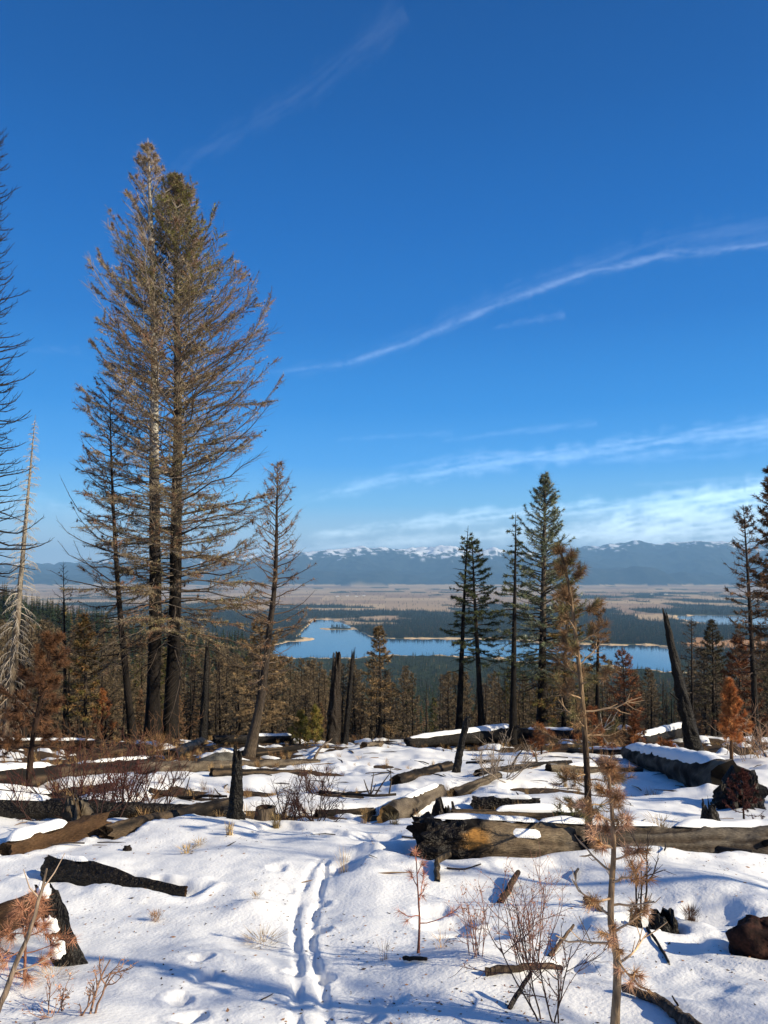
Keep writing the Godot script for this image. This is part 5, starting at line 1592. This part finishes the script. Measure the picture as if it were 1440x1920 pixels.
	stick("fallen_limb", "dark bowed limb lying below the leafless bush, lower right", laid([Vector2(0.59, -4.701), Vector2(0.751, -4.736), Vector2(0.936, -4.882), Vector2(1.093, -4.978)], 0.02), 0.024, 0.016, rgb(92, 78, 66), {"seed": 1})
	stick("fallen_limb", "thick grey limb running out at the bottom, right of the nearest sapling", laid([Vector2(1.329, -4.5), Vector2(1.437, -4.407), Vector2(1.501, -4.21), Vector2(1.545, -3.86)], 0.025), 0.02, 0.042, rgb(104, 92, 82), {"seed": 2, "steps": 18})
	stick("fallen_limb", "short charred stick propped up at the bottom, left of the nearest sapling", PackedVector3Array([on(Vector2(0.657, -4.245)), on(Vector2(0.657, -4.245)) + Vector3(0.14, 0.12, -0.12)]), 0.015, 0.011, rgb(44, 40, 38), {"seed": 3, "char": true, "steps": 6})
	stick("fallen_limb", "short brown stick poking from snow below the great log's charred end", PackedVector3Array([on(Vector2(0.948, -6.535)), on(Vector2(1.205, -7.176)) + Vector3(0, 0.07, 0)]), 0.03, 0.024, rgb(84, 68, 54), {"seed": 4, "steps": 8})
	stick("fallen_limb", "small curved grey chunk standing in snow left of the brown stick", PackedVector3Array([on(Vector2(0.47, -7.053)), on(Vector2(0.517, -7.456)) + Vector3(-0.01, 0.05, 0), on(Vector2(0.577, -7.456)) + Vector3(0.04, 0.13, 0)]), 0.025, 0.03, rgb(112, 98, 80), {"seed": 5, "steps": 8})
	stick("fallen_limb", "short dark stick lying on a dirt patch below the pink pine seedling", laid([Vector2(0.125, -5.099), Vector2(0.183, -5.038), Vector2(0.261, -4.939)], 0.02), 0.014, 0.011, rgb(62, 54, 48), {"seed": 6, "steps": 7})
	stick("fallen_limb", "thin black bent stick on shaded snow below the jagged stump", laid([Vector2(1.838, -5.611), Vector2(1.843, -5.371), Vector2(1.79, -5.068)], 0.012), 0.011, 0.008, rgb(52, 48, 46), {"seed": 7, "steps": 8})
	stick("fallen_limb", "grey stick leaning in the leafless bush beside the nearest sapling", PackedVector3Array([on(Vector2(1.086, -5.292)), on(Vector2(1.346, -5.7)) + Vector3(0, 0.05, 0)]), 0.014, 0.01, rgb(122, 102, 84), {"seed": 8, "steps": 8})
	stick("fallen_limb", "short dark stick behind the nearest sapling's stem, left of the jagged stump", laid([Vector2(1.635, -6.501), Vector2(1.684, -6.21)], 0.02), 0.022, 0.02, rgb(84, 68, 54), {"seed": 9, "steps": 6})
	stick("fallen_limb", "tiny black peg upright in snow near the lower right corner", PackedVector3Array([on(Vector2(1.569, -4.317)), on(Vector2(1.569, -4.317)) + Vector3(-0.03, 0.05, 0)]), 0.006, 0.004, rgb(52, 46, 42), {"seed": 10, "steps": 4})
	stick("fallen_limb", "small twig lying on snow right of the ski tracks", laid([Vector2(-0.675, -4.453), Vector2(-0.653, -4.5), Vector2(-0.626, -4.565)], 0.006), 0.004, 0.002, rgb(92, 76, 62), {"seed": 11, "steps": 5})
	stick("fallen_limb", "thin snow edged twig just right of the small curved grey chunk", laid([Vector2(0.585, -7.433), Vector2(0.739, -7.389), Vector2(0.908, -7.478)], 0.01), 0.008, 0.006, rgb(92, 78, 66), {"seed": 12, "steps": 6})
	stick("fallen_limb", "thin forked branch lying below the upright black stump's far side", laid([Vector2(-4.472, -15.105), Vector2(-3.815, -14.92), Vector2(-3.135, -14.564), Vector2(-2.856, -14.392)], 0.05), 0.05, 0.02, rgb(66, 58, 52), {"seed": 13, "steps": 12, "side_twigs": 4, "twig_len": 0.4})
	stick("fallen_limb", "dark crooked branch lying between tangled bush and cut end log", laid([Vector2(-1.22, -15.105), Vector2(-0.654, -13.9), Vector2(-0.179, -13.295), Vector2(0.199, -13.441)], 0.06), 0.03, 0.02, rgb(66, 58, 52), {"seed": 14, "steps": 12, "side_twigs": 6, "twig_len": 0.4})
	stick("fallen_limb", "slim grey branch rising to the right beside the long grey log's tip", PackedVector3Array([on(Vector2(-2.111, -23.172)), on(Vector2(-2.115, -26.098)) + Vector3(0, 0.15, 0), on(Vector2(-1.896, -28.629)) + Vector3(0, 0.3, 0)]), 0.05, 0.02, rgb(122, 106, 90), {"seed": 15, "steps": 8})
	stick("fallen_limb", "small dark twig on open snow right of the leaning burnt post", laid([Vector2(2.615, -23.624), Vector2(2.731, -22.737), Vector2(2.739, -21.15)], 0.04), 0.02, 0.015, rgb(52, 47, 44), {"seed": 16, "steps": 6, "side_twigs": 2})
	stick("fallen_limb", "flat dark branch on open snow far right of the leaning burnt post", laid([Vector2(2.08, -19.771), Vector2(2.452, -19.148), Vector2(2.975, -19.612)], 0.04), 0.04, 0.02, rgb(62, 55, 50), {"seed": 17, "steps": 6})
	stick("fallen_limb", "thin dark branch left of the leaning burnt post's foot", laid([Vector2(1.18, -19.454), Vector2(1.431, -19.3), Vector2(1.679, -19.454)], 0.03), 0.025, 0.015, rgb(52, 47, 44), {"seed": 18, "steps": 6})
	stick("fallen_limb", "dark limb with sharp stub lying on snow right of the jagged stump's red rock", laid([Vector2(2.441, -5.662), Vector2(2.541, -5.675), Vector2(2.642, -5.649)], 0.015), 0.008, 0.006, rgb(62, 52, 46), {"seed": 19, "steps": 6, "side_twigs": 4, "twig_len": 0.06})
	stick("bleached_limb", "bleached forked branch standing in brush right of the thin dead young pine", PackedVector3Array([on(Vector2(8.124, -28.629)), on(Vector2(8.124, -28.629)) + Vector3(-0.2, 0.5, 0), on(Vector2(8.124, -28.629)) + Vector3(0.25, 0.95, 0.1)]), 0.035, 0.015, rgb(190, 178, 164), {"seed": 20, "steps": 10, "side_twigs": 7, "twig_len": 0.6})
	stick("bleached_limb", "bleached branch fan rising at the right edge beside the orange pine", PackedVector3Array([on(Vector2(10.943, -22.525)), on(Vector2(11.736, -24.835)) + Vector3(0, 0.5, 0), on(Vector2(11.949, -26.098)) + Vector3(0, 1.2, 0)]), 0.035, 0.012, rgb(176, 164, 150), {"seed": 21, "steps": 10, "side_twigs": 9, "twig_len": 0.7})
	stone("dark_clod", "small dark clod on the snow right of the charred slab", Vector2(-2.779, -8.625), Vector3(0.045, 0.035, 0.04), rgb(58, 50, 46), rgb(42, 38, 36), 3.0, 0.3, 0.02)

func build_plants() -> void:
	var o: Node3D
	var path: PackedVector3Array
	o = thing("pine_seedling", "pinkish dead pine seedling standing in the snow, centre of the foreground", "plant", on(Vector2(0.221, -5.226)))
	young_pine(o, {"seed": 61, "path": PackedVector3Array([Vector3(0, -0.03, 0), Vector3(0.01, 0.2, 0), Vector3(0.0, 0.4, 0), Vector3(-0.01, 0.6, 0)]), "r": 0.010, "low": rgb(150, 96, 80), "high": rgb(170, 110, 92), "c0": 0.3, "boughs": 7, "R": 0.23, "needles": 46, "len": 0.06, "w": 0.0012, "cols": [rgb(190, 132, 110), rgb(170, 116, 96), rgb(200, 150, 124)], "inc_low": 0.2, "inc_top": 1.2, "droop": 0.1, "brush": 0.35, "arms": 1})
	o = thing("pine_seedling", "rusty drooping pine seedling at the left edge, before the leaning slab stump", "plant", on(Vector2(-2.095, -4.701)))
	young_pine(o, {"seed": 62, "path": PackedVector3Array([Vector3(0, -0.03, 0), Vector3(0.0, 0.15, 0), Vector3(0.0, 0.3, 0), Vector3(0.02, 0.42, 0)]), "r": 0.010, "low": rgb(130, 96, 80), "high": rgb(150, 104, 84), "c0": 0.2, "boughs": 14, "R": 0.27, "needles": 70, "len": 0.075, "w": 0.0013, "cols": [rgb(170, 122, 96), rgb(152, 108, 84), rgb(186, 140, 114)], "inc_low": -0.1, "inc_top": 0.9, "droop": 0.3, "brush": 0.6, "arms": 3, "hang": 0.3})
	o = thing("fir_seedling", "little dark red fir seedling at right, below the burnt root end", "plant", on(Vector2(5.227, -11.539)))
	young_pine(o, {"seed": 63, "path": PackedVector3Array([Vector3(0, -0.03, 0), Vector3(0, 0.3, 0), Vector3(0.02, 0.62, 0)]), "r": 0.015, "low": rgb(60, 46, 42), "high": rgb(72, 50, 44), "c0": 0.15, "boughs": 20, "R": 0.32, "needles": 70, "len": 0.04, "w": 0.003, "cols": [rgb(76, 44, 42), rgb(92, 54, 48)], "inc_low": 0.1, "inc_top": 1.0, "droop": 0.0, "brush": 0.9, "arms": 4})
	o = thing("fir_seedling", "small green fir sprig behind the great log, left of the thin dead young pine", "plant", on(Vector2(2.543, -10.684)))
	young_pine(o, {"seed": 64, "path": PackedVector3Array([Vector3(0, -0.03, 0), Vector3(0.02, 0.15, 0), Vector3(0.03, 0.3, 0)]), "r": 0.012, "low": rgb(80, 66, 54), "high": rgb(86, 74, 58), "c0": 0.1, "boughs": 9, "R": 0.4, "needles": 100, "len": 0.07, "w": 0.003, "cols": [rgb(62, 72, 44), rgb(82, 84, 50)], "inc_low": 0.2, "inc_top": 0.6, "droop": 0.1, "brush": 0.7, "arms": 3})
	for i in 5:
		var p: Vector2 = [Vector2(4.704, -23.624), Vector2(8.124, -25.599), Vector2(6.472, -24.583), Vector2(7.696, -21.525), Vector2(-11.112, -31.019)][i]
		o = thing("rusty_pine", ["low rusty pine bush at the far edge, left of the thin dead young pine", "low rusty pine bush in the brush, nearest left of the leaning charred snag", "low rusty pine bush directly behind the thin dead young pine", "low rusty pine bush in front of the leaning charred snag", "low rusty orange pine bush left of the tall pair's feet"][i], "plant", on(p), "low rusty pine bushes")
		young_pine(o, {"seed": 65 + i, "path": PackedVector3Array([Vector3(0, -0.05, 0), Vector3(0.03, 0.4, 0), Vector3(0.0, [0.7, 1.1, 1.3, 0.6, 1.9][i], 0)]), "r": 0.03, "low": rgb(84, 64, 50), "high": rgb(104, 76, 58), "c0": 0.1, "boughs": 20, "R": 0.62, "needles": 80, "len": 0.13, "w": 0.0045, "cols": [rgb(128, 80, 52), rgb(112, 72, 50), rgb(150, 100, 62)], "inc_low": 0.1, "inc_top": 1.1, "droop": 0.1, "brush": 0.7, "arms": 3})
	# bushes
	var B := {"h": 0.55, "r": 0.006, "stems": 7, "spread": 0.5, "depth": 3, "forks": 4, "col": rgb(72, 58, 52), "tip": rgb(132, 92, 80), "leaves": 3, "leaf": rgb(176, 124, 96), "ls": 0.013, "kink": 0.16, "seed": 71}
	o = thing("leafless_bush", "leafless bush with dark forking stems and few curled leaves, left of the nearest sapling", "bush", on(Vector2(0.84, -4.121)))
	bush(o, B.merged({"h": 0.54, "r": 0.0052, "stems": 5, "forks": 6, "spread": 0.4, "lean": Vector3(-0.16, 0, 0), "seed": 72}, true))
	o = thing("leafless_bush", "thin pinkish leafless bush behind the dark forking one", "bush", on(Vector2(0.866, -4.854)))
	bush(o, B.merged({"h": 0.62, "r": 0.004, "stems": 14, "col": rgb(104, 78, 68), "tip": rgb(168, 122, 104), "leaves": 3, "seed": 73}, true))
	o = thing("leafless_bush", "small thin bush of upright reddish shoots, between seedling and dark forking bush", "bush", on(Vector2(0.576, -4.978)))
	bush(o, B.merged({"h": 0.45, "r": 0.003, "stems": 13, "spread": 0.35, "forks": 3, "col": rgb(150, 110, 94), "tip": rgb(190, 146, 124), "leaves": 3, "seed": 74}, true))
	o = thing("leafless_bush", "tall bare black stems rising beside the jagged stump", "bush", on(Vector2(1.952, -6.059)))
	bush(o, B.merged({"h": 0.62, "r": 0.011, "stems": 3, "spread": 0.25, "forks": 4, "depth": 3, "col": rgb(46, 41, 40), "tip": rgb(62, 54, 52), "leaves": 0, "lean": Vector3(0.05, 0, 0), "seed": 75}, true))
	o = thing("leafless_bush", "branching dry bush with brown curled leaves at the bottom left", "bush", on(Vector2(-1.539, -4.162)))
	bush(o, B.merged({"h": 0.34, "r": 0.007, "stems": 3, "spread": 0.7, "col": rgb(132, 104, 88), "tip": rgb(150, 116, 96), "leaves": 4, "leaf": rgb(140, 104, 80), "kink": 0.26, "seed": 76}, true))
	o = thing("leafless_bush", "low dry twigs on the snow left of the branching dry bush", "bush", on(Vector2(-1.731, -4.21)))
	bush(o, B.merged({"h": 0.22, "r": 0.004, "stems": 4, "spread": 1.1, "col": rgb(140, 110, 92), "tip": rgb(160, 124, 104), "leaves": 3, "seed": 77}, true))
	o = thing("tangled_bush", "dark tangled bush of burnt twigs beside the low cut stump", "bush", on(Vector2(-1.125, -10.826)))
	bush(o, B.merged({"h": 0.62, "r": 0.008, "stems": 30, "spread": 1.3, "foot": 0.35, "forks": 5, "col": rgb(48, 38, 36), "tip": rgb(72, 46, 42), "leaves": 0, "kink": 0.3, "seed": 78}, true))
	o = thing("tangled_bush", "large reddish dark thicket on the left, in front of the long dark logs", "bush", on(Vector2(-4.388, -11.991)))
	bush(o, B.merged({"h": 1.0, "r": 0.010, "stems": 36, "spread": 0.9, "foot": 0.7, "forks": 5, "col": rgb(56, 42, 40), "tip": rgb(92, 54, 48), "leaves": 0, "kink": 0.2, "seed": 79}, true))
	o = thing("tangled_bush", "smaller reddish dark thicket right of the large one", "bush", on(Vector2(-4.039, -13.295)))
	bush(o, B.merged({"h": 0.9, "r": 0.010, "stems": 20, "spread": 0.7, "foot": 0.5, "forks": 5, "col": rgb(56, 42, 40), "tip": rgb(92, 58, 48), "leaves": 0, "kink": 0.2, "seed": 80}, true))
	o = thing("tangled_bush", "dark thin brush behind the tangled bush, toward the long grey log", "bush", on(Vector2(-1.22, -15.105)))
	bush(o, B.merged({"h": 0.7, "r": 0.008, "stems": 16, "spread": 1.2, "foot": 0.4, "forks": 4, "col": rgb(60, 48, 44), "tip": rgb(86, 58, 50), "leaves": 0, "seed": 81}, true))
	o = thing("grey_brush", "pale grey heap of fine dead branches right of the leaning burnt post", "bush", on(Vector2(2.331, -16.104)))
	bush(o, B.merged({"h": 0.9, "r": 0.012, "stems": 14, "spread": 1.6, "foot": 0.3, "forks": 5, "col": rgb(128, 116, 104), "tip": rgb(150, 136, 122), "leaves": 0, "lean": Vector3(0.3, -0.3, 0), "seed": 82}, true))
	o = thing("grey_brush", "bare brush of bleached stems below the orange pine at right", "bush", on(Vector2(10.563, -22.525)))
	bush(o, B.merged({"h": 1.2, "r": 0.012, "stems": 22, "spread": 0.9, "foot": 0.6, "forks": 4, "col": rgb(150, 128, 108), "tip": rgb(158, 122, 98), "leaves": 1, "leaf": rgb(150, 96, 66), "ls": 0.03, "seed": 83}, true))
	o = thing("grey_brush", "brown twiggy brush before the great log, right of the thin dead young pine's foot", "bush", on(Vector2(1.961, -8.625)))
	bush(o, B.merged({"h": 0.42, "r": 0.005, "stems": 22, "spread": 1.0, "foot": 0.35, "forks": 4, "col": rgb(96, 74, 58), "tip": rgb(124, 92, 68), "leaves": 0, "seed": 84}, true))
	o = thing("grey_brush", "brushy twigs among the logs left of the grey boulder", "bush", on(Vector2(-6.848, -21.15)))
	bush(o, B.merged({"h": 1.3, "r": 0.012, "stems": 22, "spread": 0.6, "foot": 1.2, "forks": 4, "col": rgb(92, 70, 54), "tip": rgb(122, 90, 66), "leaves": 0, "seed": 85}, true))
	o = thing("grey_brush", "brushy twigs at far left below the bleached snag", "bush", on(Vector2(-10.523, -23.624)))
	bush(o, B.merged({"h": 1.5, "r": 0.012, "stems": 24, "spread": 0.6, "foot": 1.5, "forks": 4, "col": rgb(84, 66, 54), "tip": rgb(112, 84, 64), "leaves": 0, "seed": 86}, true))
	stick("bleached_limb", "pale crooked dead stem rising at the bottom left corner", PackedVector3Array([on(Vector2(-1.937, -4.011)), on(Vector2(-1.937, -4.011)) + Vector3(0.07, 0.22, -0.02), on(Vector2(-1.937, -4.011)) + Vector3(0.15, 0.45, -0.05), on(Vector2(-1.937, -4.011)) + Vector3(0.2, 0.72, -0.1)]), 0.018, 0.006, rgb(158, 138, 120), {"category": "branch", "seed": 30, "steps": 14, "side_twigs": 3, "twig_len": 0.2})
	# tufts one can count
	var straw := rgb(196, 168, 122)
	var brown := rgb(150, 112, 74)
	var tufts := [
		[Vector2(-1.736, -6.118), 90, 0.10, 0.09, brown, "dense brown grass clump with dead sprig, below the charred slab's tip"],
		[Vector2(-1.038, -6.501), 60, 0.07, 0.09, rgb(168, 138, 96), "small grass clump on a snow mound left of the ski tracks"],
		[Vector2(-0.854, -5.649), 120, 0.10, 0.24, rgb(188, 164, 130), "wide pale dry grass patch left of the ski tracks"],
		[Vector2(-2.047, -8.278), 60, 0.12, 0.16, straw, "straw tuft just right of the charred slab"],
		[Vector2(-2.065, -8.873), 50, 0.10, 0.16, straw, "straw tuft behind the one right of the charred slab"],
		[Vector2(-1.8, -9.274), 60, 0.20, 0.10, straw, "upright straw tuft below the upright black stump"],
		[Vector2(-1.38, -10.196), 80, 0.26, 0.14, rgb(140, 120, 84), "olive brown grass before the low cut stump"],
		[Vector2(-0.379, -7.57), 30, 0.34, 0.14, straw, "tall thin straw stalks right of the ski tracks"],
		[Vector2(2.285, -5.972), 140, 0.15, 0.12, rgb(96, 72, 58), "dark brown grass clump right of the jagged stump"],
		[Vector2(1.277, -28.629), 60, 0.16, 0.25, straw, "straw tuft on open snow near the far edge"],
		[Vector2(-0.669, -22.525), 40, 0.14, 0.3, straw, "faint straw tuft left of the small straw tuft near the far edge"],
		[Vector2(-7.974, -28.103), 160, 0.75, 0.6, rgb(158, 122, 82), "thick brown grass clump at the tall pair's feet"],
		[Vector2(-6.741, -25.599), 120, 0.6, 0.6, rgb(176, 142, 96), "straw coloured grass right of the thick clump at the tall pair's feet"],
		[Vector2(1.226, -19.771), 30, 0.3, 0.1, straw, "thin straw stalks left of the leaning burnt post"],
		[Vector2(0.143, -10.684), 60, 0.2, 0.2, rgb(150, 130, 92), "short dry grass below the log with the tan cut end"],
		[Vector2(3.638, -15.894), 40, 0.3, 0.12, straw, "thin straw stalks left of the thin dead young pine, on open snow"],
		[Vector2(0.379, -5.204), 34, 0.12, 0.12, rgb(190, 156, 120), "small straw tuft right of the pink pine seedling"],
		[Vector2(0, -5.204), 20, 0.16, 0.08, rgb(190, 156, 120), "few thin stalks left of the pink pine seedling"],
		[Vector2(3.725, -10.684), 60, 0.2, 0.4, rgb(160, 138, 104), "thin grass behind the great log, below the snow capped log"],
		[Vector2(2.047, -8.278), 60, 0.3, 0.2, rgb(140, 108, 76), "brown grass at the thin dead young pine's foot"],
		[Vector2(0.529, -8.334), 16, 0.3, 0.1, straw, "few tall stalks before the great log's charred end"],
		[Vector2(-1.931, -4.718), 60, 0.06, 0.2, rgb(186, 160, 130), "flattened pale grass below the leaning slab stump"],
	]
	var i := 0
	for t in tufts:
		o = thing("grass_tuft", t[5], "grass", on(t[0]), "grass tufts in the clearing")
		tuft(o, 900 + i, int(t[1] * 1.6), t[2], t[3], t[4], 0.0024 if t[0].y > -8 else 0.005)
		i += 1
	# dry grass and litter nobody could count
	var rng := RandomNumberGenerator.new()
	rng.seed = 66
	var g := Node3D.new()
	tuft(g, 1, 46, 0.32, 0.22, Color(1, 1, 1), 0.004)
	var mesh: Mesh = (g.get_child(0) as MeshInstance3D).mesh
	g.free()
	var places: Array[Transform3D] = []
	var tints := PackedColorArray()
	var n := 0
	while n < 5000:
		n += 1
		var r := rng.randf_range(9, 44)
		var t := rng.randf_range(-0.75, 0.75)
		var x := r * sin(t)
		var z := -r * cos(t)
		var l := land(x, z)
		if snow_top(x, z) > l + 0.03:
			continue
		places.push_back(Transform3D(Basis(Vector3.UP, rng.randf() * TAU).scaled(Vector3.ONE * rng.randf_range(0.25, 1.0)), Vector3(x, l, z)))
		tints.push_back((lin(178, 146, 100) if rng.randf() < 0.6 else lin(122, 92, 64)) * rng.randf_range(0.6, 1.1))
	var gm: StandardMaterial3D = M.needle.duplicate()
	gm.vertex_color_is_srgb = false
	scatter("dry_grass", mesh, gm, places, tints)
	# twigs and bark lying about
	var lg := Geo.new()
	lg.tube(PackedVector3Array([Vector3(-0.5, 0, 0), Vector3(-0.1, 0.03, 0.03), Vector3(0.5, 0, -0.02)]), PackedFloat32Array([0.03, 0.035, 0.012]), 5, PackedColorArray([Color.WHITE, Color.WHITE, Color.WHITE]))
	places = []
	tints = PackedColorArray()
	n = 0
	while n < 1500:
		n += 1
		var r := rng.randf_range(7, 42)
		var t := rng.randf_range(-0.75, 0.75)
		var x := r * sin(t)
		var z := -r * cos(t)
		var bare := snow_top(x, z) < land(x, z) + 0.05
		if not bare and rng.randf() > (0.12 if r < 16 else 0.5):
			continue
		var s := rng.randf_range(0.06, 0.3) * (1.0 + r * 0.07)
		places.push_back(Transform3D(Basis(Vector3.UP, rng.randf() * TAU).scaled(Vector3(s, s * 0.7, s * 0.7)), Vector3(x, top(x, z) + 0.012, z)))
		tints.push_back((lin(56, 50, 46) if rng.randf() < 0.6 else lin(118, 98, 78)))
	scatter("fallen_twigs", lg.mesh(), gm, places, tints)
	# needles, bark crumbs and soot on the near snow
	var fg := Geo.new()
	fg.leaf(Vector3(-0.5, 0.05, 0), Vector3(1, 0.06, 0), Vector3(0, 0.02, 0.22), Color.WHITE)
	places = []
	tints = PackedColorArray()
	n = 0
	while n < 9000:
		n += 1
		var r := 3.6 + 14.0 * pow(rng.randf(), 1.4)
		var t := rng.randf_range(-0.6, 0.6)
		var x := r * sin(t)
		var z := -r * cos(t)
		if nz.get_noise_2d(x * 0.8, z * 0.8) < rng.randf_range(-0.5, 0.6):
			continue
		var s := rng.randf_range(0.007, 0.028) * (1.0 + (0.8 if rng.randf() < 0.08 else 0.0))
		places.push_back(Transform3D(Basis(Vector3.UP, rng.randf() * TAU).scaled(Vector3.ONE * s), Vector3(x, top(x, z) + 0.002, z)))
		tints.push_back(lin(70, 60, 52) if rng.randf() < 0.5 else lin(150, 112, 82))
	scatter("snow_litter", fg.mesh(), gm, places, tints)
